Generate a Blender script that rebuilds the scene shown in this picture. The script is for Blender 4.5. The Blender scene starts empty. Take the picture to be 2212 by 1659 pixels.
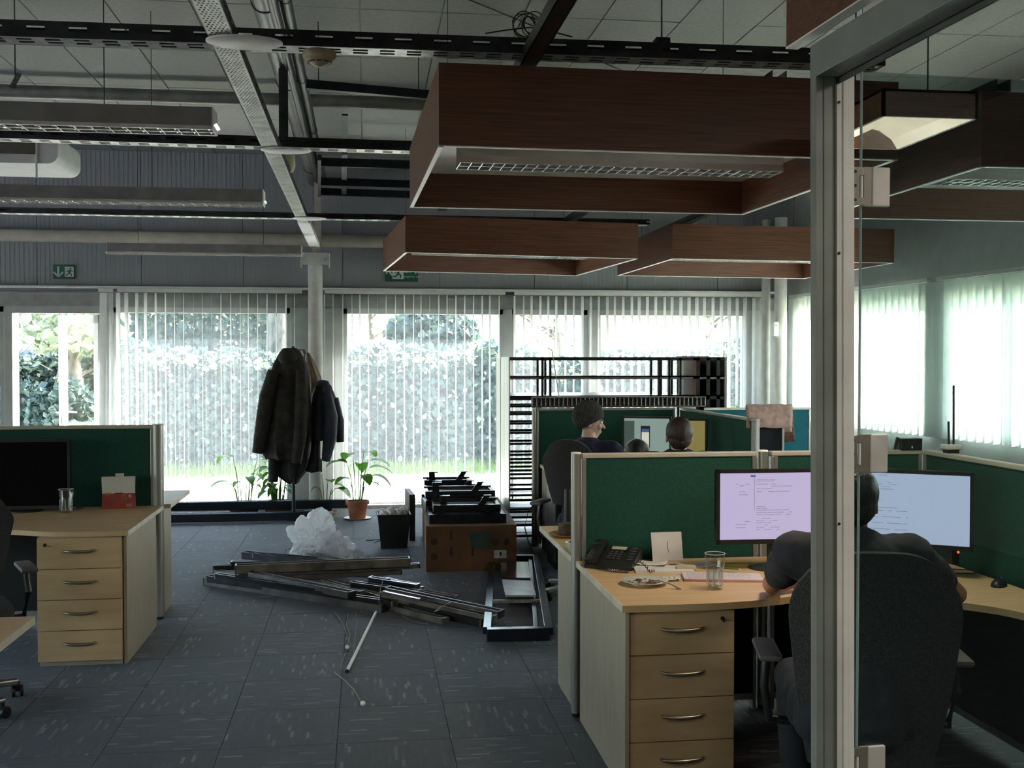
import bpy, bmesh, math, random
from mathutils import Vector, Matrix, noise
random.seed(7)
R_ = random.Random(11)
PI = math.pi
sc = bpy.context.scene
C = bpy.data.collections.new('office'); sc.collection.children.link(C)

# ---------------------------------------------------------------- camera, sky, sun, exposure
CAM_H = 1.69; FPX = 2350.0; PSI = math.radians(7.66); PIT = math.atan(54.5 / FPX)
FW = Vector((math.sin(PSI) * math.cos(PIT), math.cos(PSI) * math.cos(PIT), -math.sin(PIT)))
RT = Vector((math.cos(PSI), -math.sin(PSI), 0)); UP = RT.cross(FW)
cam_d = bpy.data.cameras.new('camera'); cam = bpy.data.objects.new('camera', cam_d); C.objects.link(cam)
cam.matrix_world = Matrix(((RT.x, UP.x, -FW.x, 0), (RT.y, UP.y, -FW.y, 0), (RT.z, UP.z, -FW.z, CAM_H), (0, 0, 0, 1)))
cam_d.sensor_fit = 'HORIZONTAL'; cam_d.sensor_width = 36; cam_d.lens = 36 * FPX / 2212
cam_d.clip_start = 0.05; cam_d.clip_end = 300
sc.camera = cam
w = bpy.data.worlds.new('sky'); sc.world = w; w.use_nodes = True
wn = w.node_tree.nodes; wl = w.node_tree.links
sky = wn.new('ShaderNodeTexSky'); sky.sky_type = 'NISHITA'; sky.sun_disc = False
sky.sun_elevation = math.radians(35); sky.sun_rotation = math.radians(63); sky.air_density = 1.3; sky.dust_density = 3.0
wl.new(sky.outputs[0], wn['Background'].inputs[0]); wn['Background'].inputs[1].default_value = 0.62
sun_d = bpy.data.lights.new('sun', 'SUN'); sun = bpy.data.objects.new('sun', sun_d); C.objects.link(sun)
sun_d.energy = 16.0; sun_d.angle = math.radians(0.6); sun_d.color = (1.0, 0.96, 0.9)
sun.rotation_euler = (-Vector((0.78, 0.40, 0.62))).to_track_quat('-Z', 'Y').to_euler()
vs = sc.view_settings
sc.display_settings.display_device = 'sRGB'
vs.view_transform = 'Standard'; vs.look = 'None'; vs.gamma = 1.0; vs.use_curve_mapping = False
vs.exposure = 1.7
sc.cycles.max_bounces = 8; sc.cycles.diffuse_bounces = 4; sc.cycles.glossy_bounces = 4
sc.cycles.transmission_bounces = 6; sc.cycles.transparent_max_bounces = 16
sc.cycles.sample_clamp_indirect = 6.0; sc.cycles.use_denoising = True
sc.cycles.caustics_reflective = False; sc.cycles.caustics_refractive = False

def ray(u, v):
    return FW + RT * ((u - 1106) / FPX) - UP * ((v - 829.5) / FPX)
def P(u, v, z):
    d = ray(u, v); t = (z - CAM_H) / d.z
    return Vector((t * d.x, t * d.y, z))
def PY(u, v, y):
    d = ray(u, v); t = y / d.y
    return Vector((t * d.x, y, CAM_H + t * d.z))

# ---------------------------------------------------------------- materials
MATS = {}
def mat(name, col, rough=0.6, metal=0.0, var=0.08, scale=8.0, bump=0.0, bscale=60.0, spec=0.5, stretch=(1, 1, 1), alpha=None, emit=None, es=0.0, trans=0.0, col2=None, coat=0.0):
    if name in MATS: return MATS[name]
    m = bpy.data.materials.new(name); m.use_nodes = True; MATS[name] = m
    n = m.node_tree.nodes; l = m.node_tree.links; b = n['Principled BSDF']
    tc = n.new('ShaderNodeTexCoord'); mp = n.new('ShaderNodeMapping'); mp.inputs['Scale'].default_value = stretch
    l.new(tc.outputs['Object'], mp.inputs[0])
    nz = n.new('ShaderNodeTexNoise'); nz.inputs['Scale'].default_value = scale; nz.inputs['Detail'].default_value = 4
    l.new(mp.outputs[0], nz.inputs[0])
    mx = n.new('ShaderNodeMix'); mx.data_type = 'RGBA'
    c2 = col2 if col2 else tuple(max(0, c * (1 - 3 * var)) for c in col)
    mx.inputs[6].default_value = (*c2, 1); mx.inputs[7].default_value = (*[min(1, c * (1 + var)) for c in col], 1)
    mr = n.new('ShaderNodeMapRange'); mr.inputs[1].default_value = 0.3; mr.inputs[2].default_value = 0.7
    l.new(nz.outputs[0], mr.inputs[0]); l.new(mr.outputs[0], mx.inputs[0])
    l.new(mx.outputs[2], b.inputs['Base Color'])
    b.inputs['Roughness'].default_value = rough; b.inputs['Metallic'].default_value = metal
    b.inputs['Specular IOR Level'].default_value = spec
    if coat: b.inputs['Coat Weight'].default_value = coat
    if bump:
        nb = n.new('ShaderNodeTexNoise'); nb.inputs['Scale'].default_value = bscale; l.new(mp.outputs[0], nb.inputs[0])
        bp = n.new('ShaderNodeBump'); bp.inputs['Strength'].default_value = bump; bp.inputs['Distance'].default_value = 0.01
        l.new(nb.outputs[0], bp.inputs['Height']); l.new(bp.outputs[0], b.inputs['Normal'])
    if alpha is not None: b.inputs['Alpha'].default_value = alpha
    if emit: b.inputs['Emission Color'].default_value = (*emit, 1); b.inputs['Emission Strength'].default_value = es * .34
    if trans:
        out = n['Material Output']; tr = n.new('ShaderNodeBsdfTranslucent'); ms = n.new('ShaderNodeMixShader')
        ms.inputs[0].default_value = trans; l.new(mx.outputs[2], tr.inputs[0])
        l.new(b.outputs[0], ms.inputs[1]); l.new(tr.outputs[0], ms.inputs[2]); l.new(ms.outputs[0], out.inputs[0])
    return m
def glass(name, tint, refl=0.06, rough=0.0, haze=0.0):
    if name in MATS: return MATS[name]
    m = bpy.data.materials.new(name); m.use_nodes = True; MATS[name] = m
    n = m.node_tree.nodes; l = m.node_tree.links; n.remove(n['Principled BSDF']); out = n['Material Output']
    tr = n.new('ShaderNodeBsdfTransparent'); gl = n.new('ShaderNodeBsdfGlossy'); gl.inputs['Roughness'].default_value = rough
    nz = n.new('ShaderNodeTexNoise'); nz.inputs['Scale'].default_value = 3
    mx = n.new('ShaderNodeMix'); mx.data_type = 'RGBA'; mx.inputs[6].default_value = (*tint, 1); mx.inputs[7].default_value = (*[c * .97 for c in tint], 1)
    l.new(nz.outputs[0], mx.inputs[0]); l.new(mx.outputs[2], tr.inputs[0])
    lw = n.new('ShaderNodeLayerWeight'); lw.inputs[0].default_value = .5      # Schlick curve, the same from both sides of a thin pane
    pw = n.new('ShaderNodeMath'); pw.operation = 'POWER'; pw.inputs[1].default_value = 4.5; l.new(lw.outputs['Facing'], pw.inputs[0])
    ad = n.new('ShaderNodeMath'); ad.operation = 'MULTIPLY_ADD'; ad.inputs[1].default_value = .85; ad.inputs[2].default_value = refl * .6; ad.use_clamp = True
    l.new(pw.outputs[0], ad.inputs[0])
    ms = n.new('ShaderNodeMixShader'); l.new(ad.outputs[0], ms.inputs[0]); l.new(tr.outputs[0], ms.inputs[1]); l.new(gl.outputs[0], ms.inputs[2])
    last = ms
    if haze:      # milky layer added to imitate the glare haze over the bright garden
        ds = n.new('ShaderNodeBsdfTranslucent'); ds.inputs[0].default_value = (.80, .90, 1, 1); m2 = n.new('ShaderNodeMixShader')
        n2 = n.new('ShaderNodeTexNoise'); n2.inputs['Scale'].default_value = 1.5; mr = n.new('ShaderNodeMapRange'); mr.inputs[3].default_value = haze * .6; mr.inputs[4].default_value = haze * 1.4
        l.new(n2.outputs[0], mr.inputs[0]); l.new(mr.outputs[0], m2.inputs[0]); l.new(ms.outputs[0], m2.inputs[1]); l.new(ds.outputs[0], m2.inputs[2]); last = m2
    l.new(last.outputs[0], out.inputs[0])
    return m
def carpet(name):
    m = bpy.data.materials.new(name); m.use_nodes = True
    n = m.node_tree.nodes; l = m.node_tree.links; b = n['Principled BSDF']
    tc = n.new('ShaderNodeTexCoord'); oi = n.new('ShaderNodeObjectInfo')
    ad = n.new('ShaderNodeVectorMath'); ad.operation = 'ADD'
    mu = n.new('ShaderNodeVectorMath'); mu.operation = 'SCALE'; cb = n.new('ShaderNodeCombineXYZ')
    for i in (0, 1): l.new(oi.outputs['Random'], cb.inputs[i])
    l.new(cb.outputs[0], mu.inputs[0]); mu.inputs['Scale'].default_value = 17.0
    l.new(tc.outputs['Object'], ad.inputs[0]); l.new(mu.outputs[0], ad.inputs[1])
    # dashes: cells long in local X
    mp = n.new('ShaderNodeMapping'); mp.inputs['Scale'].default_value = (13, 70, 1); l.new(ad.outputs[0], mp.inputs[0])
    fl = n.new('ShaderNodeVectorMath'); fl.operation = 'FLOOR'
    # shift every row by its own amount so dashes do not line up
    sx = n.new('ShaderNodeSeparateXYZ'); l.new(mp.outputs[0], sx.inputs[0])
    fy = n.new('ShaderNodeMath'); fy.operation = 'FLOOR'; l.new(sx.outputs[1], fy.inputs[0])
    wn1 = n.new('ShaderNodeTexWhiteNoise'); wn1.noise_dimensions = '1D'; l.new(fy.outputs[0], wn1.inputs['W'])
    ax = n.new('ShaderNodeMath'); ax.operation = 'ADD'; l.new(sx.outputs[0], ax.inputs[0]); l.new(wn1.outputs[0], ax.inputs[1])
    fx = n.new('ShaderNodeMath'); fx.operation = 'FLOOR'; l.new(ax.outputs[0], fx.inputs[0])
    c2 = n.new('ShaderNodeCombineXYZ'); l.new(fx.outputs[0], c2.inputs[0]); l.new(fy.outputs[0], c2.inputs[1])
    wn2 = n.new('ShaderNodeTexWhiteNoise'); wn2.noise_dimensions = '2D'; l.new(c2.outputs[0], wn2.inputs['Vector'])
    cr = n.new('ShaderNodeValToRGB'); l.new(wn2.outputs[0], cr.inputs[0])
    e = cr.color_ramp.elements; cr.color_ramp.interpolation = 'CONSTANT'
    e[0].color = (0.024, 0.0215, 0.0215, 1); e[0].position = 0; e[1].position = 0.45; e[1].color = (0.031, 0.028, 0.029, 1)
    x = e.new(0.84); x.color = (0.042, 0.040, 0.046, 1); x = e.new(0.93); x.color = (0.085, 0.078, 0.075, 1); x = e.new(0.975); x.color = (0.14, 0.125, 0.115, 1)
    l.new(cr.outputs[0], b.inputs['Base Color'])
    nb = n.new('ShaderNodeTexNoise'); nb.inputs['Scale'].default_value = 400; l.new(tc.outputs['Object'], nb.inputs[0])
    bp = n.new('ShaderNodeBump'); bp.inputs['Strength'].default_value = 0.5; bp.inputs['Distance'].default_value = 0.004
    l.new(nb.outputs[0], bp.inputs['Height']); l.new(bp.outputs[0], b.inputs['Normal'])
    b.inputs['Roughness'].default_value = 0.72; b.inputs['Specular IOR Level'].default_value = 0.38
    b.inputs['Sheen Weight'].default_value = 0.22; b.inputs['Sheen Roughness'].default_value = 0.4; b.inputs['Sheen Tint'].default_value = (0.75, 0.85, 1, 1)
    MATS[name] = m; return m
def leafy(name, col, col2, trans=0.35):
    return mat(name, col, 0.45, var=0.2, scale=3.5, trans=trans, col2=col2)

brown = mat('brown_veneer', (0.128, 0.049, 0.022), 0.42, var=0.22, scale=5, stretch=(0.6, 6, 22), bump=0.05, bscale=20, col2=(0.066, 0.025, 0.011))
maple = mat('pale_maple_laminate', (0.60, 0.42, 0.24), 0.42, var=0.06, scale=4, stretch=(1, 6, 6), col2=(0.54, 0.36, 0.19))
maple_side = mat('pale_grey_maple_laminate', (0.40, 0.35, 0.275), 0.5, var=0.05, scale=5, stretch=(6, 6, 1), col2=(0.36, 0.31, 0.24))
edge = mat('desk_edge_band', (0.68, 0.62, 0.52), 0.45)
white = mat('white_paint', (0.72, 0.73, 0.72), 0.5, var=0.04)
white_rim = mat('white_edge', (0.85, 0.85, 0.83), 0.45, var=0.03)
offwhite = mat('offwhite_steel', (0.60, 0.60, 0.57), 0.45, var=0.06)
alu = mat('satin_aluminium', (0.42, 0.42, 0.40), 0.38, 0.7, var=0.06, stretch=(1, 1, .1))
alu_green = mat('anodised_frame', (0.26, 0.29, 0.27), 0.5, 0.25, var=0.06, bump=.03, bscale=200)
jamb_white = mat('jamb_strip', (0.80, 0.82, 0.78), 0.45, var=0.04)
steel = mat('galvanised_steel', (0.50, 0.51, 0.48), 0.4, 0.6, var=0.15, scale=20)
steel_dark = mat('dark_steel', (0.045, 0.045, 0.048), 0.5, 0.5, var=0.2)
pipe_m = mat('grey_pipe_paint', (0.20, 0.20, 0.185), 0.42, 0.2, var=0.1)
cream_pipe = mat('cream_pipe_paint', (0.50, 0.47, 0.40), 0.5, var=0.05)
black = mat('black_plastic', (0.015, 0.015, 0.017), 0.4, var=0.1)
black_metal = mat('black_powder_coat', (0.018, 0.019, 0.024), 0.28, 0.4, var=0.2, scale=20)
black_fab = mat('black_fabric', (0.028, 0.028, 0.032), 0.9, var=0.15, scale=90, bump=.3, bscale=500)
grey_fab = mat('grey_mesh_fabric', (0.055, 0.057, 0.06), 0.85, var=0.25, scale=180, bump=.5, bscale=700)
green = mat('green_partition_fabric', (0.008, 0.075, 0.052), 0.95, var=0.12, scale=150, bump=.4, bscale=500)
teal = mat('teal_partition_fabric', (0.010, 0.16, 0.22), 0.95, var=0.1, scale=150, bump=.4, bscale=500)
ceil_m = mat('ceiling_panel', (0.30, 0.31, 0.285), 0.85, var=0.04, scale=30)
ceil_dark = mat('ceiling_grid', (0.24, 0.25, 0.21), 0.6)
wallp = mat('grey_wall_cladding', (0.30, 0.32, 0.34), 0.6, var=0.03, stretch=(30, 30, 0.5), scale=4)
wall_m = mat('light_grey_wall', (0.40, 0.41, 0.41), 0.7, var=0.04)
carp = carpet('carpet')
wpane = glass('window_glass', (0.93, 0.96, 0.95), 0.05, haze=.022)
door_glass = glass('door_glass', (0.70, 0.77, 0.76), 0.10)
clear = glass('clear_glass', (0.95, 0.96, 0.96), 0.08)
water = glass('water', (0.92, 0.95, 0.95), 0.08)
slat_m = mat('blind_fabric', (0.86, 0.88, 0.88), 0.7, var=0.03, trans=0.5)
slat_r = mat('right_blind_fabric', (0.90, 0.93, 0.92), 0.7, var=0.02, trans=0.65)
card = mat('brown_cardboard', (0.16, 0.078, 0.036), 0.8, var=0.1, scale=5)
card_print = mat('cardboard_print', (0.05, 0.03, 0.02), 0.8)
paper = mat('white_paper', (0.62, 0.60, 0.58), 0.8, var=0.03)
pinkp = mat('pink_newsprint', (0.60, 0.42, 0.38), 0.8, var=0.12, scale=25)
skin_m = mat('skin', (0.42, 0.20, 0.13), 0.5, var=0.08, scale=12)
skin_p = mat('pale_skin', (0.55, 0.36, 0.29), 0.5, var=0.06, scale=12)
hair_b = mat('brown_hair', (0.035, 0.018, 0.012), 0.6, var=0.3, scale=60, stretch=(1, 1, .2), bump=.5, bscale=150)
hair_k = mat('black_hair', (0.008, 0.008, 0.009), 0.5, var=0.3, scale=60, stretch=(1, 1, .2), bump=.5, bscale=150)
terra = mat('terracotta', (0.36, 0.115, 0.055), 0.75, var=0.12)
leaf_m = leafy('plant_leaf', (0.10, 0.26, 0.03), (0.05, 0.16, 0.02), 0.5)

# ---------------------------------------------------------------- builders
TM = {}
def link(o): C.objects.link(o); return o
def tag(o, label=None, cat=None, group=None, kind=None):
    if label: o['label'] = label
    if cat: o['category'] = cat
    if group: o['group'] = group
    if kind: o['kind'] = kind
    return o
def thing(name, label, cat, loc=(0, 0, 0), rz=0.0, group=None):
    o = link(bpy.data.objects.new(name, None)); o.location = loc; o.rotation_euler = (0, 0, rz)
    o.empty_display_size = .1
    TM[o.name] = Matrix.Translation(Vector(loc)) @ Matrix.Rotation(rz, 4, 'Z')
    return tag(o, label, cat, group)
class MB:
    def __init__(s): s.b = bmesh.new()
    def box(s, x0, x1, y0, y1, z0, z1, bev=0.0, M=None):
        m = Matrix.Translation(((x0 + x1) / 2, (y0 + y1) / 2, (z0 + z1) / 2)) @ Matrix.Diagonal((abs(x1 - x0), abs(y1 - y0), abs(z1 - z0), 1))
        if M is not None: m = M @ m
        r = bmesh.ops.create_cube(s.b, size=1, matrix=m)
        if bev:
            es = list({e for v in r['verts'] for e in v.link_edges})
            bmesh.ops.bevel(s.b, geom=es, offset=bev, segments=2, affect='EDGES', profile=.5)
        return s
    def bar(s, a, b, w, h, up=(0, 0, 1), bev=0.0):
        a = Vector(a); b = Vector(b); d = (b - a); L = d.length; d.normalize(); u = Vector(up)
        x = u.cross(d)
        if x.length < 1e-4: x = Vector((1, 0, 0)).cross(d)
        x.normalize(); z = d.cross(x)
        M = Matrix(((x.x, d.x, z.x, 0), (x.y, d.y, z.y, 0), (x.z, d.z, z.z, 0), (0, 0, 0, 1))); M.translation = (a + b) / 2
        return s.box(-w / 2, w / 2, -L / 2, L / 2, -h / 2, h / 2, bev, M)
    def cyl(s, a, b, r, r2=None, n=16, caps=True):
        a = Vector(a); b = Vector(b); d = b - a
        M = Matrix.Translation((a + b) / 2) @ d.to_track_quat('Z', 'Y').to_matrix().to_4x4()
        bmesh.ops.create_cone(s.b, cap_ends=caps, segments=n, radius1=r, radius2=r if r2 is None else r2, depth=d.length, matrix=M); return s
    def sph(s, c, r, n=16, M=None, sc=(1, 1, 1)):
        m = Matrix.Translation(c) @ (M if M is not None else Matrix()) @ Matrix.Diagonal((sc[0], sc[1], sc[2], 1))
        bmesh.ops.create_uvsphere(s.b, u_segments=n, v_segments=max(6, n // 2 + 2), radius=r, matrix=m); return s
    def cap(s, a, ra, b, rb, n=14):
        s.cyl(a, b, ra, rb, n); s.sph(a, ra, n); s.sph(b, rb, n); return s
    def tube(s, pts, r, n=8, closed=False):
        pts = [Vector(p) for p in pts]; rings = []
        for i, p in enumerate(pts):
            d = (pts[min(i + 1, len(pts) - 1)] - pts[max(i - 1, 0)]).normalized()
            u = Vector((0, 0, 1)) if abs(d.z) < .95 else Vector((1, 0, 0))
            x = d.cross(u).normalized(); y = x.cross(d)
            rr = r[i] if isinstance(r, (list, tuple)) else r
            rings.append([s.b.verts.new(p + x * math.cos(2 * PI * k / n) * rr + y * math.sin(2 * PI * k / n) * rr) for k in range(n)])
        for a, b in zip(rings, rings[1:]):
            for k in range(n): s.b.faces.new((a[k], a[(k + 1) % n], b[(k + 1) % n], b[k]))
        s.b.faces.new(rings[0][::-1]); s.b.faces.new(rings[-1]); return s
    def lathe(s, prof, c=(0, 0, 0), n=28, sx=1, sy=1):
        c = Vector(c); rings = []
        for r, z in prof: rings.append([s.b.verts.new(c + Vector((r * sx * math.cos(2 * PI * k / n), r * sy * math.sin(2 * PI * k / n), z))) for k in range(n)])
        for a, b in zip(rings, rings[1:]):
            for k in range(n): s.b.faces.new((a[k], a[(k + 1) % n], b[(k + 1) % n], b[k]))
        if prof[0][0] > 1e-5: s.b.faces.new(rings[0][::-1])
        if prof[-1][0] > 1e-5: s.b.faces.new(rings[-1])
        return s
    def loft(s, rings, cap=True):
        rs = [[s.b.verts.new(Vector(p)) for p in r] for r in rings]; n = len(rs[0])
        for a, b in zip(rs, rs[1:]):
            for k in range(n): s.b.faces.new((a[k], a[(k + 1) % n], b[(k + 1) % n], b[k]))
        if cap: s.b.faces.new(rs[0][::-1]); s.b.faces.new(rs[-1])
        return s
    def prism(s, pts, z0, z1, bev=0.0):
        a = [s.b.verts.new((x, y, z0)) for x, y in pts]; b = [s.b.verts.new((x, y, z1)) for x, y in pts]; n = len(a)
        s.b.faces.new(a[::-1]); s.b.faces.new(b)
        for k in range(n): s.b.faces.new((a[k], a[(k + 1) % n], b[(k + 1) % n], b[k]))
        return s
    def quad(s, *p):
        s.b.faces.new([s.b.verts.new(Vector(q)) for q in p]); return s
    def build(s, name, m, parent=None, smooth=False, W=False, loc=None, rz=0.0, kind=None, label=None, keep=False, recalc=True):
        if recalc: bmesh.ops.recalc_face_normals(s.b, faces=s.b.faces)
        if W and parent is not None:
            p = parent
            while p.parent: p = p.parent
            s.b.transform(TM[p.name].inverted())
        me = bpy.data.meshes.new(name); s.b.to_mesh(me); s.b.free()
        if smooth:
            for f in me.polygons: f.use_smooth = True
            try: me.set_sharp_from_angle(angle=math.radians(40))
            except Exception: pass
        me.materials.append(m); o = bpy.data.objects.new(name, me); link(o)
        if parent is not None: o.parent = parent
        if loc is not None: o.location = loc
        o.rotation_euler = (0, 0, rz)
        return tag(o, label, None, None, kind)
def struct(name, mb, m, **k): return mb.build(name, m, kind='structure', **k)
def copy_tree(o, parent=None):
    c = o.copy(); C.objects.link(c); c.parent = parent
    for ch in [x for x in bpy.data.objects if x.parent == o]: copy_tree(ch, c)
    return c
def dup(root, loc, rz=None, label=None, group=None):
    kids = {}
    for x in C.objects:
        if x.parent: kids.setdefault(x.parent.name, []).append(x)
    def rec(o, par):
        c = o.copy(); C.objects.link(c); c.parent = par
        for ch in kids.get(o.name, []): rec(ch, c)
        return c
    r = rec(root, None); r.location = loc
    if rz is not None: r.rotation_euler = (0, 0, rz)
    TM[r.name] = Matrix.Translation(Vector(loc)) @ Matrix.Rotation(r.rotation_euler.z, 4, 'Z')
    if label: r['label'] = label
    if group: r['group'] = group
    return r
def inst(o, name, loc, rz=0.0, parent=None):
    c = bpy.data.objects.new(name, o.data); link(c); c.location = loc; c.rotation_euler = (0, 0, rz)
    if parent is not None: c.parent = parent
    return c
def text_mesh(body, size, M, m, parent, name='lettering', W=True, align='LEFT'):
    cu = bpy.data.curves.new('t', 'FONT'); cu.body = body; cu.size = size; cu.extrude = 0.0008; cu.align_x = align
    t = bpy.data.objects.new('t', cu); C.objects.link(t)
    dg = bpy.context.evaluated_depsgraph_get(); me = bpy.data.meshes.new_from_object(t.evaluated_get(dg))
    bpy.data.objects.remove(t)
    b = MB(); b.b.from_mesh(me); bpy.data.meshes.remove(me); b.b.transform(M)
    return b.build(name, m, parent, W=W, recalc=False)

# ---------------------------------------------------------------- room shell
YW = 12.5; ZC = 3.98; XL = -9.0; YN = -5.0
fl = struct('floor', MB().box(XL, 6.6, YN, YW + .3, -.12, -.004), carp)
t0 = MB().box(-.2485, .2485, -.2485, .2485, -.006, 0).build('carpet_tile', carp, fl, loc=(-.13 - 2.5 + .25, 4.8 - 2 + .25, 0))
k = 0
for i in range(-6, 5):
    for j in range(-4, 16):
        x = -.13 + .5 * i + .25; y = 4.8 + .5 * j + .25
        if y > YW - .1: continue
        q = t0 if k == 0 else inst(t0, 'carpet_tile', (x, y, 0), 0, fl)
        q.location = (x, y, 0); q.rotation_euler = (0, 0, PI / 2 if (i + j) % 2 else 0); k += 1
ce = struct('ceiling', MB().box(XL, 6.6, YN, YW + .3, ZC + .012, ZC + .15), ceil_dark)
c0 = MB().box(-.266, .266, -.571, .571, 0, .012, .003).build('ceiling_panel', ceil_m, ce); k = 0
for i in range(-13, 12):
    for j in range(-2, 5):
        x = -.03 + .54 * i + .27; y = 7.25 + 1.15 * j + .575
        if y > YW: continue
        q = c0 if k == 0 else inst(c0, 'ceiling_panel', (0, 0, 0), 0, ce)
        q.location = (x, y, ZC + R_.uniform(-.001, .002)); k += 1
wb = MB().box(XL - .2, XL, YN, YW + .3, -.1, .9).box(XL - .2, XL, YN, YW + .3, 2.5, ZC + .1); py_ = YN
for a_, c_ in ((-4, -.5), (.5, 4), (5, 8.5), (9, 12)): wb.box(XL - .2, XL, py_, a_, .9, 2.5); py_ = c_  # unseen window openings, added to let fill daylight into the room
wb.box(XL - .2, XL, py_, YW + .3, .9, 2.5)
struct('wall_left', wb, wall_m)
struct('wall_near', MB().box(XL - .2, 7.2, YN - .2, YN, -.1, ZC + .1), wall_m)
# far wall: cladding above the windows
wf = struct('wall_far', MB().box(XL, 5.22, YW + .03, YW + .25, 2.26, ZC + .1).box(XL, PY(0, 600, YW).x - .9, YW + .03, YW + .25, -.1, 2.3), wall_m)
for i in range(-6, 5):
    x0 = -.256 + 1.1 * i
    b = MB().box(x0 + .004, x0 + 1.096, YW, YW + .03, 2.44, ZC)
    for q in range(22): b.box(x0 + .02 + q * .049, x0 + .035 + q * .049, YW - .004, YW, 2.44, ZC)
    b.build('wall_panel', wallp, wf)
struct('trim_1', MB().box(XL, 5.0, YW - .03, YW + .02, 2.26, 2.42).box(XL, 5.0, YW - .05, YW + .02, 2.385, 2.40), mat('window_head_grey', (.33, .34, .33), .5))
struct('trim_30', MB().box(XL, 4.85, YW - .17, YW - .02, 2.462, 2.482, .003), white)
struct('trim_2', MB().box(XL, 4.9, YW - .12, YW + .1, -.02, .035), mat('sill_grey', (.5, .5, .5), .5))
fr = mat('window_frame', (0.46, 0.48, 0.48), 0.45, var=.04)
fr_l = mat('window_frame_light', (0.62, 0.64, 0.66), 0.45, var=.04)
def ux(u, v=900): return PY(u, v, YW).x
posts = [(-140, -120), (12, 30), (220, 248), (628, 742), (1086, 1105), (1268, 1288), (1610, 1700)]
wins = [(-120, 12), (30, 220), (248, 628), (742, 1086), (1105, 1268), (1288, 1610)]
n = 0
for a, b_ in wins:
    n += 1; x0, x1 = ux(a), ux(b_)
    if n == 2: continue
    f = struct('window_%d' % n, MB().box(x0 - .01, x0 + .045, YW - .02, YW + .07, .03, 2.27).box(x1 - .045, x1 + .01, YW - .02, YW + .07, .03, 2.27)
               .box(x0, x1, YW - .02, YW + .07, 2.2, 2.27).box(x0, x1, YW - .02, YW + .07, .03, .09), fr)
    MB().box(x0 + .04, x1 - .04, YW + .02, YW + .028, .08, 2.21).build('pane', wpane, f)
n = 3
for a, b_ in posts:
    struct('trim_%d' % n, MB().box(ux(a), ux(b_), YW - .03, YW + .2, 0, 2.27, .004), fr); n += 1
struct('trim_%d' % n, MB().box(ux(30), ux(220), YW - .03, YW + .08, 2.19, 2.27), fr); n += 1
# the open garden door
dr = thing('door_1', None, None, (ux(218), YW + .02, 0)); dr['kind'] = 'structure'
DWm = Matrix.Rotation(math.radians(138), 4, 'Z')      # leaf swung outward
def dbox(x0, x1, z0, z1, y0=-.03, y1=.03): return (x0, x1, y0, y1, z0, z1)
lf = MB()
for a in ((0, .09, .04, 2.18), (.66, .75, .04, 2.18), (0, .75, 2.08, 2.18), (0, .75, .04, .16)): lf.box(*dbox(*a), bev=.004, M=DWm)
lf.build('door_frame', fr_l, dr)
MB().box(*dbox(.08, .67, .15, 2.09, -.005, .005), M=DWm).build('pane', clear, dr)
MB().box(.69, .72, .03, .045, .95, 1.15, M=DWm).box(.69, .72, -.045, -.03, .95, 1.15, M=DWm).cyl(DWm @ Vector((.705, -.09, 1.08)), DWm @ Vector((.705, .09, 1.08)), .01).cyl(DWm @ Vector((.71, .085, 1.08)), DWm @ Vector((.59, .085, 1.08)), .01).cyl(DWm @ Vector((.71, -.085, 1.08)), DWm @ Vector((.59, -.085, 1.08)), .01).build('door_handle', white_rim, dr, smooth=True)
# right wall, slightly askew
RD = Vector((.079, -.997, 0)).normalized(); RN = Vector((.997, .079, 0)).normalized()
MR = Matrix(((RD.x, RN.x, 0, 5.0), (RD.y, RN.y, 0, 12.6), (0, 0, 1, 0), (0, 0, 0, 1)))
wr = MB().box(-.3, 17.7, 0, .2, -.1, 1.0, M=MR).box(-.3, 17.7, 0, .2, 2.36, ZC + .1, M=MR)
rw = [(.45, 3.1), (3.35, 5.1), (5.3, 8.2)]
prev = -.3
for a, b_ in rw: wr.box(prev, a, 0, .2, 1.0, 2.36, M=MR); prev = b_
wr.box(prev, 17.7, 0, .2, 1.0, 2.36, M=MR)
struct('wall_right', wr, wall_m)
for i, (a, b_) in enumerate(rw):
    mid = (a + b_) / 2
    f = struct('window_%d' % (7 + i), MB().box(a, a + .06, .0, .08, 1.0, 2.36, M=MR).box(b_ - .06, b_, .0, .08, 1.0, 2.36, M=MR).box(mid - .03, mid + .03, 0, .08, 1.0, 2.36, M=MR).box(a, b_, 0, .08, 1.0, 1.06, M=MR).box(a, b_, 0, .08, 2.3, 2.36, M=MR), fr)
    MB().box(a + .05, b_ - .05, .04, .046, 1.05, 2.31, M=MR).build('pane', wpane, f)

# round steel columns
def column(x, y, r, ztop, label, cap=True):
    t = thing('steel_column', label, 'column', (x, y, 0))
    MB().cyl((0, 0, 0), (0, 0, ztop), r, n=28).build('shaft', offwhite, t, smooth=True)
    MB().box(-.14, .14, -.14, .14, 0, .012).build('base_plate', offwhite, t)
    if cap:
        b = MB().box(-.155, .155, -.12, .12, ztop, ztop + .02).box(-.155, -.145, -.12, .12, ztop - .13, ztop).box(.145, .155, -.12, .12, ztop - .13, ztop).box(-.15, .15, -.10, -.09, ztop - .11, ztop + .0)
        b.build('head_plate', offwhite, t)
        b = MB()
        for sx in (-.11, .11): b.cyl((sx, -.112, ztop - .05), (sx, -.098, ztop - .05), .012, n=6)
        b.build('bolt', steel, t)
    return t
CX = PY(682, 800, 12.1).x
column(CX, 12.1, .078, 2.82, 'white round steel column beside the hanging coats')
t = thing('roof_strut', 'slim pale upright running from the column head to the roof chord', 'strut', (CX + .03, 12.1, 2.845))
MB().box(-.035, .035, -.05, .05, 0, .84).build('upright', cream_pipe, t)
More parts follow.
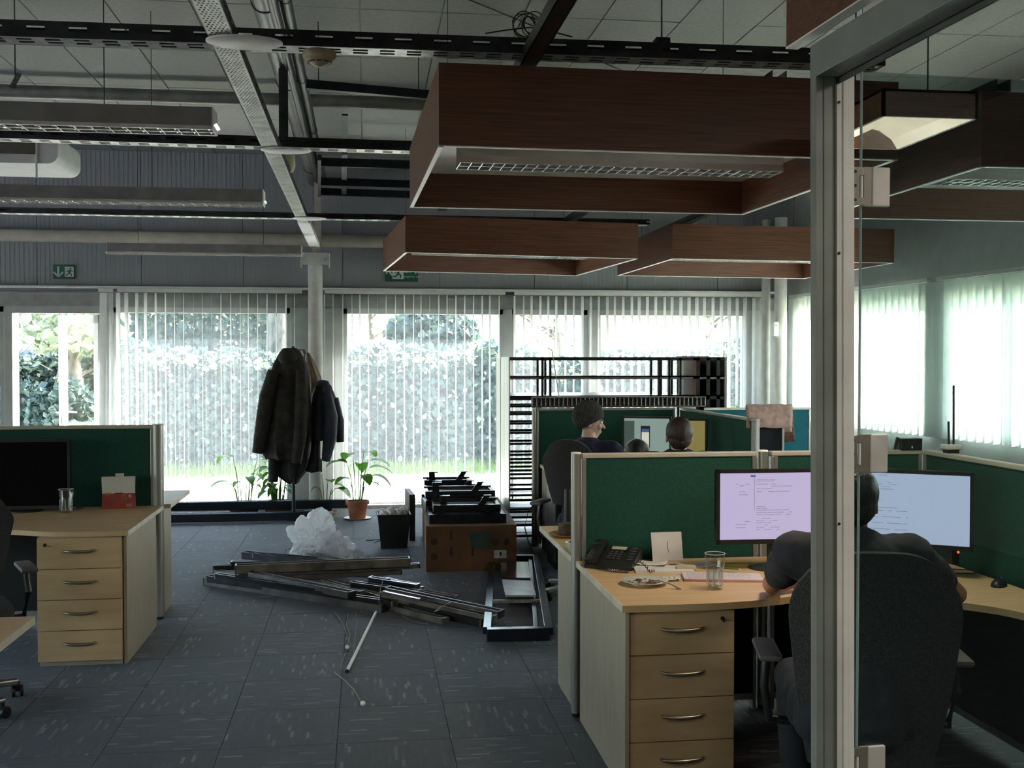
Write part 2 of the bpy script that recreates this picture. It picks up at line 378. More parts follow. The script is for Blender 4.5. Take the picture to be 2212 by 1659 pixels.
MB().bar((-.03, -.1, .0), (-.09, -.35, .30), .05, .012).build('knee_plate', cream_pipe, t)
c1 = PY(1664, 800, 12.0); c2 = PY(1689, 800, 11.9)
column(c1.x, 12.15, .05, 3.3, 'thinner white column in the far right corner, left of the pair', False)
column(c2.x, 11.95, .07, 3.3, 'thicker white column in the far right corner, right of the pair', False)
t = thing('junction_box', 'small white box fixed on the thick corner column', 'box', (c2.x - .085, 11.9, 1.95))
MB().box(-.03, .03, -.04, .04, 0, .16, .006).build('housing', white, t); MB().cyl((0, -.05, .12), (0, -.04, .12), .008).build('screw', steel, t)

# pipes and purlins
def pipe(name, label, a, b, r, m, clamps=0):
    a = Vector(a); b = Vector(b); t = thing(name, label, 'pipe', a)
    MB().cyl((0, 0, 0), b - a, r, n=20).build('tube', m, t, smooth=True)
    for i in range(clamps):
        c = (b - a) * ((i + .5) / clamps); d = (b - a).normalized() * .02
        MB()  .cyl(c - d * .4, c + d * .4, r * 1.08, n=20).build('clamp', steel_dark, t, smooth=True)
    return t
pipe('wall_pipe', 'thick cream pipe running along the far wall above the exit signs', (XL, 12.28, 3.03), (5.0, 12.28, 2.98), .068, cream_pipe)
pipe('roof_purlin', 'grey round purlin crossing under the ceiling panels', (XL, 9.35, 3.86), (5.2, 9.35, 3.86), .055, pipe_m)
pipe('roof_chord', 'thick dark grey pipe running lengthwise to the column', (-.53, -3.5, 3.66), (-.56, 12.35, 3.68), .072, mat('dark_pipe', (.065, .065, .06), .4, .2), 9)
pipe('roof_chord', 'thinner grey pipe beside the thick lengthwise roof pipe', (-.40, -3.5, 3.69), (-.46, 12.35, 3.69), .035, MATS['dark_pipe'], 9)
pipe('cable_bundle', 'black cable bundle running beside the lengthwise roof pipes', (-.46, -3.5, 3.60), (-.51, 12.2, 3.62), .028, black)
def slab(name, label, a, b, w_, h, m, cat='beam'):
    a = Vector(a); t = thing(name, label, cat, a)
    MB().bar((0, 0, 0), Vector(b) - a, w_, h, bev=.003).build('bar', m, t)
    return t
p1 = P(660, 182, 3.55); p2 = P(930, 206, 3.55)
sb_ = slab('steel_bar', 'black flat steel bar between the roof pipes and the large wooden box', p1, p2, .05, .06, black_metal)
for f_ in (.1, .9): q_ = (p2 - p1) * f_; MB().cyl(q_, (q_.x, q_.y, ZC - p1.z), .004, n=6).build('hanger', steel_dark, sb_)
lad = thing('louvre_ladder', 'black slatted ladder hung left of the wooden light boxes', 'rack', P(690, 350, 3.5))
M0 = TM[lad.name].inverted()
for v_, z_ in ((350, 3.5), (392, 3.5), (414, 3.5)):
    MB().bar(P(688, v_, 3.45), P(900, v_ + 7, 3.45), .05, .075).build('slat', black_metal, lad, W=True)
MB().bar(P(745, 248, 3.6), P(743, 420, 3.43), .05, .014).build('hanger', steel_dark, lad, W=True)
MB().bar(P(690, 420, 3.43), P(690, 340, 3.43), .03, .05).build('side_rail', steel_dark, lad, W=True)

# ---------------------------------------------------------------- cable trays
def tray(label, a, b, wd, hh, group=None, mside=steel_dark, mbot=steel, holes='slot', step=.11, upto=None):
    # u-channel: bottom with real holes as dark-rimmed slots made by splitting the sheet into strips
    a = Vector(a); b = Vector(b); d = b - a; L = d.length; rz = math.atan2(d.y, d.x)
    t = thing('cable_tray', label, 'cable tray', a, rz, group)
    bt = MB()
    if holes == 'slot':
        bt.box(0, L, -wd / 2, -wd * .30, 0, .003).box(0, L, wd * .30, wd / 2, 0, .003).box(0, L, -wd * .07, wd * .07, 0, .003)
        n_ = int(L / step)
        for i in range(n_ + 1):
            x = i * step
            for s_ in (-1, 1): bt.box(x, min(L, x + step * .45), s_ * wd * .07, s_ * wd * .30, 0, .003)
    else:
        # diamond field of small holes: a lattice of thin webs
        bt.box(0, L, -wd / 2, -wd * .40, 0, .003).box(0, L, wd * .40, wd / 2, 0, .003)
        n_ = int(L / .024)
        for i in range(n_):
            x = i * .024; o = 0 if i % 2 else .1
            for k_ in range(5):
                y0 = -wd * .4 + wd * .8 * (k_ / 5 + o); y1 = y0 + wd * .8 * .1
                bt.box(x, x + .013, y0, min(y1, wd * .4), 0, .002)
            bt.box(x + .013, x + .024, -wd * .4, wd * .4, 0, .002)
    bt.build('base_sheet', mbot, t)
    for s_ in (-1, 1):
        y0 = s_ * wd / 2; sd = MB().box(0, L, y0 - .0015, y0 + .0015, 0, hh * .42).box(0, L, y0 - .0015, y0 + .0015, hh * .68, hh)
        n_ = int(L / .16)
        for i in range(n_ + 1): sd.box(i * .16, min(L, i * .16 + .09), y0 - .0015, y0 + .0015, hh * .42, hh * .68)
        sd.box(0, L, y0 - s_ * .014 if s_ > 0 else y0, y0 if s_ > 0 else y0 + .014, hh - .002, hh)
        sd.build('side_rail', mside, t)
    return t
ZT = 2.955
def cross(v, u0, u1, label, rows):
    a = P(u0, rows[0], ZT); b = P(u1, rows[1], ZT)
    return tray(label, a, b, .11, .06)
tr1 = tray('dark slotted cable tray crossing overhead, nearest to the camera', P(-840, 58, ZT), P(1900, 149, ZT), .11, .065)
tr2 = tray('dark slotted cable tray crossing overhead, second from the camera', P(-1000, 271, ZT), P(1160, 338, ZT), .11, .06)
tr3 = tray('slotted cable tray crossing overhead, farthest one', P(-1000, 443, ZT), P(1400, 487, ZT), .11, .05)
ty = tray('pale perforated cable tray running lengthwise to the column head', (-.53, 2.2, 2.90), (-.545, 9.9, 2.90), .095, .05, mside=steel_dark, mbot=mat('perforated_sheet', (.62, .62, .56), .45, .35, var=.12), holes='dot')
t = thing('cable_duct', 'plain white duct joining the perforated tray to the column head', 'duct', (-.545, 9.9, 2.90))
MB().box(-.055, .055, 0, 2.1, 0, .05, .004).build('channel', white_rim, t)
def plate(v, u, z=2.885):
    c = P(u, v, z); return MB().lathe([(0, 0), (.10, 0), (.115, .006), (.115, .012), (0, .012)], (0, 0, 0), 28, 1.25, .8).build('junction_plate', white_rim, None, smooth=True, loc=c)
for (v, u, lb) in ((96, 528, 'pale oval junction plate under the nearest tray crossing'), (328, 618, 'pale oval junction plate under the middle tray crossing'), (474, 668, 'pale oval junction plate under the far tray crossing')):
    o = plate(v, u); tag(o, lb, 'plate')
def dtray(label, a, b):
    a = Vector(a); b = Vector(b); d = b - a; L = d.length
    t = thing('support_channel', label, 'channel', a, math.atan2(d.y, d.x), 'black channels over the wooden light boxes')
    MB().box(0, L, -.035, .035, 0, .004).box(0, L, -.035, -.031, 0, .055).box(0, L, .031, .035, 0, .055).build('channel', black_metal, t)
    b_ = MB()
    for i in range(int(L / .12)): b_.cyl((i * .12 + .05, -.037, .03), (i * .12 + .05, -.034, .03), .007, n=8)
    b_.build('rivet', steel, t); return t
dtray('black channel passing over the left ends of the wooden boxes', P(1243, -30, 2.925), P(955, 455, 2.925))
dtray('black channel passing over the middle of the large wooden box', (1.84, 4.7, 2.925), (1.84, 11.5, 2.925))
dtray('black channel passing over the right side of the large wooden box', (2.92, 4.7, 2.925), (2.92, 11.8, 2.925))
# hangers, rods and cables
def rod(name, label, a, b, r=.004, m=steel_dark, group=None):
    a = Vector(a); t = thing(name, label, 'rod', a, 0, group)
    MB().cyl((0, 0, 0), Vector(b) - a, r, n=8).build('wire', m, t, smooth=True)
    return t
def up_to_ceiling(u, v, z, name, label, group=None):
    a = P(u, v, z); t = rod(name, label, a, (a.x, a.y, ZC), .0035, group=group); return a, t
a, t = up_to_ceiling(1429, 100, 3.02, 'threaded_rod', 'thin hanger rod above the middle of the nearest cable tray')
MB().box(-.03, .03, -.03, .03, -.06, .03).box(-.045, -.03, -.03, .03, -.06, 0).build('clamp', steel_dark, t)
a, t = up_to_ceiling(33, 190, 3.25, 'threaded_rod', 'thin hanger rod with hook at the far left')
MB().bar((-.02, 0, 0), (.03, -.02, .08), .03, .012).build('hook', steel_dark, t)
a = P(1010, -6, 3.9); b_ = P(1185, 72, 3.9)
rod('stay_wire', 'thin diagonal stay wire under the ceiling, left half', P(1000, -6, ZC), P(1185, 70, 3.9))
rod('stay_wire', 'thin diagonal stay wire above the large wooden box', P(1305, 136, 3.9), P(1400, 176, ZC))
cc = P(1135, 82, 3.04); t = thing('cable_coil', 'tangle of thin black cable lying on the nearest cable tray', 'cable', cc)
for i in range(7):
    ph = R_.uniform(0, 6); rr = R_.uniform(.03, .06); ox, oy = R_.uniform(-.04, .05), R_.uniform(-.02, .02)
    MB().tube([(ox + rr * math.cos(q / 3 + ph), oy + .03 * math.sin(q / 3), .055 + rr * math.sin(q / 3 + ph)) for q in range(20)], .0022, 6).build('loop', black, t, smooth=True)
MB().tube([(-.17, 0, .012), (-.08, 0, .03), (.02, 0, .045), (.12, 0, .03), (.2, 0, .012)], .003, 6).build('lead', black, t, smooth=True)
t = thing('smoke_detector', 'cream domed smoke detector under the nearest cable tray', 'detector', P(690, 128, 2.90))
MB().lathe([(0, .03), (.066, .03), (.068, .012), (.060, .0), (.0, .0)], n=28).build('base', mat('aged_cream', (.36, .31, .20), .5), t, smooth=True)
MB().lathe([(0, -.032), (.014, -.030), (.034, -.020), (.052, -.008), (.057, 0)], n=28).build('cover', MATS['aged_cream'], t, smooth=True)
b_ = MB()
for i in range(10):
    q = i * PI / 5; b_.box(-.009, .009, .040, .048, -.017, -.013, M=Matrix.Rotation(q, 4, 'Z'))
b_.build('vent_slot', black, t)
# bracket with sensor hanging from the roof chord
a = P(612, 150, 3.6); t = thing('hanging_bracket', 'dark sheet bracket hanging below the roof pipe beside the perforated tray', 'bracket', a)
e_ = P(612, 276, 3.0)
MB().box(-.03, .03, -.01, .01, e_.z - a.z + .0, .02).build('strap', steel_dark, t)
MB().box(-.09, .02, -.02, .02, e_.z - a.z + .06, e_.z - a.z + .11).build('foot', steel_dark, t)
MB().lathe([(0, 0), (.03, .01), (.045, .05), (.04, .12), (0, .13)], (.03, .02, e_.z - a.z - .08), 20).build('sensor', MATS['aged_cream'], t, smooth=True)
MB().tube([(.0, 0, e_.z - a.z + .1), (.06, 0, e_.z - a.z + .04), (.05, .02, e_.z - a.z - .05), (.03, .02, e_.z - a.z - .1)], .004, 6).build('cable', black, t, smooth=True)

# suspended office lights on the left
lv_m = mat('louvre_metal', (.75, .75, .72), .25, .6, var=.05)
def lamp(label, x1, y, z, L, wires=True):
    t = thing('louvre_light', label, 'ceiling light', (x1 - L, y, z), 0, 'suspended louvre lights on the left')
    MB().box(0, L, -.004, .0, .018, .10).box(0, L, .14, .144, .018, .10).box(0, L, 0, .14, .096, .10).build('housing', mat('light_body', (.22, .21, .20), .5), t)
    MB().box(-.004, 0, -.004, .144, 0, .10).build('end_cap', white, t); MB().box(L, L + .006, -.004, .144, 0, .10).build('end_cap', white, t)
    n_ = int(L / .075); f0 = None
    b_ = MB().box(0, L, 0, .003, 0, .022).box(0, L, .137, .14, 0, .022).box(0, L, .068, .072, 0, .022); b_.build('louvre_frame', lv_m, t)
    for i in range(n_ + 1):
        if f0 is None: f0 = MB().quad((-.02, 0, .004), (.02, 0, .03), (.02, .137, .03), (-.02, .137, .004)).box(-.001, .001, 0, .137, 0, .02).build('louvre_fin', lv_m, t); f0.location = (0, 0, 0)
        else: inst(f0, 'louvre_fin', (i * L / n_, 0, 0), 0, t)
    for x in (L * .15, L * .8):
        MB().cyl((x, .07, .1), (x, .07, ZC - z), .0025, n=6).build('suspension_wire', steel_dark, t)
    return t
HB = 1.05
lamp('long grey louvre light hung at the left, nearest of three', PY(458, 282, 5.05).x, 5.05, PY(458, 280, 5.05).z, 2.4)
lamp('long grey louvre light hung at the left, middle of three', PY(567, 442, 7.4).x, 7.4, PY(567, 442, 7.4).z, 3.6)
lamp('long grey louvre light hung at the left, farthest of three', PY(650, 552, 10.9).x, 10.9, PY(650, 552, 10.9).z, 1.83)

# air conditioner at the left edge
a = PY(40, 352, 7.9); t = thing('air_conditioner', 'white ceiling air conditioner with rounded end at the left edge', 'air conditioner', (a.x, 7.9, a.z))
def rrect(x0, x1, z0, z1, r, n_=6):
    pts = []
    for cx, cz, a0 in ((x1 - r, z1 - r, 0), (x0 + r, z1 - r, 90), (x0 + r, z0 + r, 180), (x1 - r, z0 + r, 270)):
        for k_ in range(n_ + 1): q = math.radians(a0 + 90 * k_ / n_); pts.append((cx + r * math.cos(q), cz + r * math.sin(q)))
    return pts
pr = rrect(-.9, .26, 0, .22, .07)
MB().loft([[(x, 0, z) for x, z in pr], [(x, .6, z) for x, z in pr]]).build('casing', white, t, smooth=True)
MB().box(-.9, .12, -.02, 0, .06, .22, .01).build('front_panel', mat('dim_grille', (.12, .11, .09), .5), t)
b_ = MB()
for i in range(6): b_.box(-.85, -.30, -.03, -.02, .08 + i * .02, .088 + i * .02)
b_.build('grille', black, t)
MB().cyl((.12, -.01, -.1), (.12, -.01, .3), .008).build('drain_pipe', white, t)

# ---------------------------------------------------------------- wooden light boxes
def wood_box(label, cx, cy, wdt, dep, z, h, rz=0, tilt=0, lit=False, lamp_on=True):
    t = thing('light_box', label, 'ceiling light', (cx, cy, z), rz, 'suspended wooden light boxes')
    T = .02; X = wdt / 2; Y = dep / 2
    for nm, q in (('front_board', (-X, X, -Y, -Y + T, .004, h)), ('back_board', (-X, X, Y - T, Y, .004, h)), ('left_board', (-X, -X + T, -Y + T, Y - T, .004, h)), ('right_board', (X - T, X, -Y + T, Y - T, .004, h))):
        rot = nm[0] in 'lr'
        if rot:
            b_ = MB().box(-Y + T, Y - T, q[0], q[1], q[4], q[5]); o = b_.build(nm, brown, t); o.rotation_euler = (0, 0, PI / 2)
            # after the quarter turn x -> y, y -> -x
            o.location = (q[0] + q[1], 0, 0)
        else: MB().box(*q).build(nm, brown, t)
    MB().box(-X, X, -Y, -Y + T, 0, .004).box(-X, X, Y - T, Y, 0, .004).box(-X, -X + T, -Y, Y, 0, .004).box(X - T, X, -Y, Y, 0, .004).build('edge_trim', white_rim, t)
    MB().box(-X + T, X - T, -Y + T, Y - T, .20, .21).build('top_panel', white, t)
    L = wdt * .82
    MB().box(-L / 2, L / 2, -.10, .10, .12, .20).build('light_housing', white, t)
    fr_ = MB().box(-L / 2, L / 2, -.10, -.097, .085, .12).box(-L / 2, L / 2, .097, .10, .085, .12).box(-L / 2, L / 2, -.003, .003, .085, .12)
    n_ = 30
    for i in range(n_ + 1):
        x = -L / 2 + i * L / n_; fr_.box(x - .002, x + .002, -.10, .10, .085, .118)
        if i < n_: fr_.quad((x, -.098, .086), (x + L / n_ / 2, -.098, .118), (x + L / n_ / 2, .098, .118), (x, .098, .086))
    fr_.build('louvre', lv_m, t)
    for i in (-1, 1):
        for k_ in (1,): MB().cyl((i * X * .8, k_ * Y * .8, .21), (i * X * .8, k_ * Y * .8, ZC - z), .002, n=6).build('suspension_wire', steel_dark, t)
    t.rotation_euler = (0, tilt, rz)
    return t
ZB = 2.57
wood_box('large dark wooden light box hanging nearest, left of the door frame', 1.30, 5.48, 2.04, 1.86, ZB, .345, math.radians(1.4))
wood_box('smaller-looking wooden light box hanging behind the large one, left of two', 1.27, 10.22, 2.04, 1.98, ZB, .31, math.radians(4.5), math.radians(.4))
wood_box('far wooden light box hanging right of the other far one', 3.73, 10.40, 2.10, 1.98, ZB, .31, math.radians(1), math.radians(.3))
wood_box('wooden light box seen through the glass door', 3.84, 5.60, 2.08, 1.84, ZB, .345, 0)
# lit square fitting seen through the glass
warm = (1.0, .80, .60)
t = thing('lit_ceiling_fitting', 'lit square fitting with warm white reflector, seen through the glass door', 'ceiling light', (2.045, 4.05, ZB))
W2, D2 = .185, .30
MB().box(-W2, W2, -D2, -D2 + .012, 0, .10).box(-W2, W2, D2 - .012, D2, 0, .10).box(-W2, -W2 + .012, -D2, D2, 0, .10).box(W2 - .012, W2, -D2, D2, 0, .10).box(-W2, W2, -D2, D2, .09, .10).build('housing', brown, t)
b_ = MB(); prf = [(W2 - .014, .0), (W2 - .04, .04), (.09, .075), (.04, .085), (-.03, .04)]
for (x0, z0), (x1, z1) in zip(prf, prf[1:]): b_.quad((x0, -D2 + .013, z0), (x1, -D2 + .013, z1), (x1, D2 - .013, z1), (x0, D2 - .013, z0))
prf = [(-W2 + .014, .0), (-W2 + .03, .05), (-.09, .08), (-.03, .04)]
for (x0, z0), (x1, z1) in zip(prf, prf[1:]): b_.quad((x0, -D2 + .013, z0), (x1, -D2 + .013, z1), (x1, D2 - .013, z1), (x0, D2 - .013, z0))
b_.build('reflector', mat('lit_reflector', (.85, .78, .68), .5, emit=warm, es=1.0), t, smooth=True)
MB().cyl((-.03, -D2 + .03, .066), (-.03, D2 - .03, .066), .011).build('tube_lamp', mat('lit_tube', (1, 1, 1), .5, emit=(1, .9, .75), es=3), t, smooth=True)
fl_ = bpy.data.lights.new('tube_light', 'AREA'); fl_.shape = 'RECTANGLE'; fl_.size = .3; fl_.size_y = .5; fl_.energy = 9; fl_.color = (1, .86, .66)
fo_ = bpy.data.objects.new('tube_light', fl_); link(fo_); fo_.parent = t; fo_.location = (.02, 0, -.004)
for sx in (-.15, .15): MB().cyl((sx, 0, .10), (sx, 0, ZC - ZB), .003, n=6).build('suspension_wire', steel_dark, t)

# unseen room lights behind the camera, inferred from light on near surfaces
def room_light(x, y, e, label):
    t = thing('lit_ceiling_fitting', label, 'ceiling light', (x, y, 3.0), 0, 'lit fittings behind the viewer')
    MB().box(-.6, .6, -.15, .15, .02, .09, .005).build('housing', white, t)
    MB().box(-.57, .57, -.12, .12, .0, .02).build('diffuser', mat('lit_diffuser', (.9, .9, .88), .5, emit=(1, .93, .82), es=2.0), t)
    for sx in (-.4, .4): MB().cyl((sx, 0, .09), (sx, 0, ZC - 3.0), .003, n=6).build('suspension_wire', steel_dark, t)
    ld = bpy.data.lights.new('tube_light', 'AREA'); ld.shape = 'RECTANGLE'; ld.size = 1.1; ld.size_y = .22; ld.energy = e; ld.color = (1, .90, .76)
    lo = bpy.data.objects.new('tube_light', ld); link(lo); lo.parent = t; lo.location = (0, 0, -.01)
room_light(1.2, .2, 9, 'lit strip fitting over the spot behind the viewer, right')
room_light(-2.2, -.3, 9, 'lit strip fitting over the spot behind the viewer, left')
room_light(2.9, 1.4, 10, 'lit strip fitting behind the glass door, out of view')

# ---------------------------------------------------------------- vertical blinds
slat0 = MB().box(-.05, .05, -.0008, .0008, 0, 2.36).box(-.045, .045, -.002, .002, 0, .02).build('blind_slat', slat_m, None)
first = [True]
def blind(label, u0, u1, angf, step=.1, slant=None, group='vertical blinds on the far windows'):
    x0, x1 = ux(u0), ux(u1)
    t = thing('vertical_blind', label, 'blind', (x0, YW - .14, .05), 0, group)
    MB().box(0, x1 - x0, -.02, .02, 2.37, 2.41).build('headrail', white, t)
    n_ = int((x1 - x0) / step)
    for i in range(n_ + 1):
        x = i * step + R_.uniform(-.008, .008); u = u0 + (u1 - u0) * i / max(1, n_)
        if first[0]: o = slat0; o.parent = t; first[0] = False
        else: o = inst(slat0, 'blind_slat', (0, 0, 0), 0, t)
        o.location = (x, 0, 0); o.rotation_euler = (0, 0, math.radians(angf(u) + R_.uniform(-3, 3)))
        if slant and i < slant: o.rotation_euler = (0, math.radians(-1.6 + i * .6), math.radians(angf(u)))
    # bottom bead chain
    MB().cyl((0, 0, .012), (x1 - x0, 0, .012), .0022, n=6).build('bead_chain', white, t)
    return t
def angA(u):
    base = 90 + 6
    return base + (38 * max(0, (430 - u) / 190)) + (4 if u > 430 else 0)
blind('vertical blind left of the column beside the open garden door', 262, 655, angA)
blind('vertical blind of pale slats right of the column', 704, 1088, lambda u: 90 + 2 + (6 if u < 800 else 0), .098)
blind('vertical blind of pale slats over the right windows behind the shelving', 1108, 1636, lambda u: 93, .098)
tb = blind('bunched slats of a drawn-back vertical blind next to the garden door', 222, 252, lambda u: 150, .05, 9)
# right wall blinds (nearly closed, sunlit)
slat1 = MB().box(-.0635, .0635, -.0008, .0008, 0, 1.42).build('blind_slat', slat_r, None)
for i, (a, b_, lab) in enumerate(((.38, 3.15, 'closed sunlit vertical blind on the right wall, deepest in the room'), (3.3, 5.15, 'closed sunlit vertical blind on the right wall, middle one'), (5.25, 8.3, 'closed sunlit vertical blind on the right wall, nearest one'))):
    t = thing('vertical_blind', lab, 'blind', MR @ Vector((a, -.10, .97)), 0, 'vertical blinds on the right wall'); TM[t.name] = Matrix.Translation(t.location)
    L = b_ - a
    MB().bar((0, 0, 1.445), RD * L + Vector((0, 0, 1.445)), .04, .035).build('headrail', white, t)
    n_ = int(L / .115)
    for k in range(n_ + 1):
        o = slat1 if (i == 0 and k == 0) else inst(slat1, 'blind_slat', (0, 0, 0), 0, t)
        o.parent = t; o.location = RD * (k * .115 + .06); o.rotation_euler = (0, 0, math.atan2(RD.y, RD.x) + math.radians(22 + R_.uniform(-2, 2)))

# ---------------------------------------------------------------- exit signs
sg = mat('exit_sign_green', (.012, .11, .075), .5); sw = mat('exit_sign_white', (.55, .6, .57), .5)
def running_man(b, ox, oz, s, y):
    # white door field is laid first by the caller; man in green
    def seg(a, c, r): b.bar((ox + a[0] * s, y, oz + a[1] * s), (ox + c[0] * s, y, oz + c[1] * s), r * s, .0015, up=(0, 1, 0))
    b.cyl((ox + .55 * s, y - .0008, oz + .85 * s), (ox + .55 * s, y + .0008, oz + .85 * s), .09 * s, n=14)
    for a, c, r in (((.5, .72), (.42, .42), .18), ((.42, .42), (.66, .28), .11), ((.66, .28), (.60, .06), .10), ((.42, .42), (.28, .22), .11), ((.28, .22), (.06, .18), .10), ((.5, .70), (.74, .56), .08), ((.50, .70), (.28, .60), .08), ((.28, .6), (.22, .45), .07)): seg(a, c, r)
def exit_sign(label, u0, u1, v0, v1, words, diag):
    a = PY(u0, v1, YW - .03); c = PY(u1, v0, YW - .03); Wd = c.x - a.x; Hh = c.z - a.z
    t = thing('exit_sign', label, 'sign', (a.x, YW - .03, a.z))
    MB().box(0, Wd, -.008, .026, 0, Hh, .002).build('plate', sg, t)
    y = -.0095; b = MB()
    s = Hh * .72; oz = Hh * .14
    mx = (Wd * .55) if not words else Wd * .215
    b.box(mx, mx + s * .85, y - .0005, y + .0005, oz, oz + s); b.build('door_symbol', sw, t)
    b = MB(); running_man(b, mx + s * .03, oz, s * .95, y - .001); b.build('running_figure', sg, t)
    b = MB()
    if not diag:
        cx = Wd * .25; b.box(cx - .011, cx + .011, y - .001, y, oz + .02, oz + s)
        for q in (-1, 1): b.bar((cx, y, oz), (cx + q * .05, y, oz + .052), .018, .001, up=(0, 1, 0))
    else:
        cx, cz = Wd * .045, oz + s * .8
        b.bar((cx, y, cz), (cx + .065, y, cz - .08), .02, .001, up=(0, 1, 0)); b.bar((cx, y, cz + .008), (cx, y, cz - .065), .018, .001, up=(0, 1, 0)); b.bar((cx - .006, y, cz), (cx + .06, y, cz), .018, .001, up=(0, 1, 0))
    b.build('arrow', sw, t)
    if words:
        RM = Matrix.Translation((Wd * .44, y, Hh * .48)) @ Matrix.Rotation(PI / 2, 4, 'X')
        text_mesh('Acil \u00e7\u0131k\u0131\u015f', Hh * .42, RM, sw, t, W=False)
        RM = Matrix.Translation((Wd * .44, y, Hh * .22)) @ Matrix.Rotation(PI / 2, 4, 'X')
        text_mesh('Emergency exit', Hh * .19, RM, sw, t, W=False)
exit_sign('small green exit sign with a down arrow, above the garden door', 115, 161, 572, 602, False, False)
exit_sign('wide green exit sign with lettering, partly behind a wooden box', 832, 903, 569, 608, True, True)

# ---------------------------------------------------------------- glass doorway at the right
jb = P(1766, 1500, 0)  # only for reference of the jamb line
def CP(u, v, zc):
    return Vector((0, 0, CAM_H)) + ray(u, v) * zc
JA = CP(1750, 830, 2.70)                      # outer edge, near face of the jamb
dn = Vector((.049, -.999, 0)).normalized()    # along the header towards the viewer
nx = Vector((.999, .049, 0)).normalized()
J = thing('trim_20', None, None, (JA.x, JA.y, 0), math.atan2(dn.y, dn.x) + PI / 2); J['kind'] = 'structure'
JM = TM[J.name]
JI = JM.inverted()
lean = Matrix.Translation((0, 0, 1.69)) @ Matrix.Rotation(math.radians(-.45), 4, 'Y') @ Matrix.Translation((0, 0, -1.69))
ZH = 2.46
MB().box(0, .052, -.03, .0, 0, ZH, .002, M=lean).build('post', alu_green, J)
MB().box(.020, .022, -.0315, -.029, 0, ZH, M=lean).box(.049, .054, -.034, .0, 0, ZH - .06, M=lean).build('groove', mat('groove_shadow_gasket', (.10, .11, .10), .7), J)
MB().box(.054, .108, -.020, .0, 0, ZH - .055, .002, M=lean).box(.076, .090, -.023, -.020, 0, ZH - .055, .002, M=lean).build('door_stop', jamb_white, J)
MB().box(.108, .112, -.006, .012, 0, ZH - .06, M=lean).build('seal', black, J)
b = MB()
for z in (.35, 1.28, 1.95, 2.32): b.cyl(lean @ Vector((.066, -.0225, z)), lean @ Vector((.066, -.0195, z)), .0035, n=10)
b.build('screw', steel_dark, J)
hx = -.006
MB().box(hx, hx + .058, -2.4, .0, ZH - .082, ZH, .002).build('header', alu_green, J)
MB().box(hx + .062, hx + .068, -2.4, -.01, ZH - .094, ZH - .06).build('header_stop', MATS['groove_shadow_gasket'], J)
t = thing('wood_fascia', 'dark wooden board above the glass door frame at the top right', 'panel', JM @ Vector((hx - .035, .06, ZH + .012)), math.atan2(dn.y, dn.x) + PI / 2)
MB().box(0, .03, -2.4, 0, 0, .6).build('board', brown, t)
MB().box(-.001, .031, -2.4, .001, -.004, 0).build('edge_trim', white_rim, t)
# glass door leaf, swung open beyond the frame
GA = CP(1856, 830, 2.74); GB = CP(2212, 830, 2.83); gd = (GB - GA); gd.z = 0; gd.normalize()
G = thing('glass_door', 'frameless glass door swung open at the right, white hinge plates', 'door', (GA.x, GA.y, 0), math.atan2(gd.y, gd.x))
gl = MB().box(0, .92, -.004, .004, .012, ZH - .052, .001).build('glass_leaf', door_glass, G)
MB().box(-.001, .0015, -.0045, .0045, .012, ZH - .052).build('polished_edge', mat('glass_edge', (.35, .5, .5), .2), G)
hm = mat('hinge_plate', (.70, .68, .64), .4, .2); hs = mat('hinge_steel', (.40, .38, .33), .35, .6)
for zc_ in (2.12, 1.452, .66):
    h = MB().box(.024, .072, -.016, -.0045, zc_ - .049, zc_ + .049, .003).build('hinge', hm, G, label='white clamp plate of a hinge')
    MB().box(.002, .026, -.013, -.0045, zc_ - .049, zc_ + .049, .001).build('hinge_leaf', hs, h)
    MB().cyl((-.004, -.010, zc_ - .045), (-.004, -.010, zc_ - .028), .007).cyl((-.004, -.010, zc_ + .028), (-.004, -.010, zc_ + .045), .007).box(-.016, .002, -.016, -.010, zc_ - .047, zc_ - .028).box(-.016, .002, -.016, -.010, zc_ + .028, zc_ + .047).build('hinge_knuckle', hs, h, smooth=True)
    MB().cyl((-.004, -.010, zc_ - .028), (-.004, -.010, zc_ + .028), .0045).build('hinge_pin', white_rim, h, smooth=True)
    MB().box(-.034, -.016, -.022, -.018, zc_ - .047, zc_ + .047, .001).build('hinge_flange', hs, h)
    b = MB()
    for dz in (-.035, 0, .035): b.cyl((-.027, -.0235, zc_ + dz), (-.027, -.0215, zc_ + dz), .004, n=10)
    b.build('screw', steel_dark, h)

# ---------------------------------------------------------------- desks and partitions
T = 1.245
def arc_pts(p, n=8):   # Catmull-Rom through the points
    out = []
    for i in range(len(p) - 1):
        p0 = Vector(p[max(i - 1, 0)]); p1 = Vector(p[i]); p2 = Vector(p[i + 1]); p3 = Vector(p[min(i + 2, len(p) - 1)])
        for k in range(n):
            t_ = k / n; out.append(tuple(.5 * ((2 * p1) + (p2 - p0) * t_ + (2 * p0 - 5 * p1 + 4 * p2 - p3) * t_ ** 2 + (3 * p1 - p0 - 3 * p2 + p3) * t_ ** 3)))
    out.append(tuple(p[-1])); return out
def desk(label, loc, outline, front, sides, rz=0, group=None):
    t = thing('desk', label, 'desk', loc, rz, group)
    b = MB().prism(outline, .715, .742); b.build('desk_top', maple, t)
    for (x0, x1, y0, y1) in sides: MB().box(x0, x1, y0, y1, .0, .714, .002).build('side_panel', maple_side, t)
    b = MB()
    for (ax, ay), (bx, by) in zip(front, front[1:]): b.bar((ax, ay, .7285), (bx, by, .7285), .004, .0275)
    b.build('edge_band', edge, t, label='pale edge strip along the aisle side')
    return t
handle_m = mat('bronze_handle', (.30, .26, .20), .3, .8, var=.1)
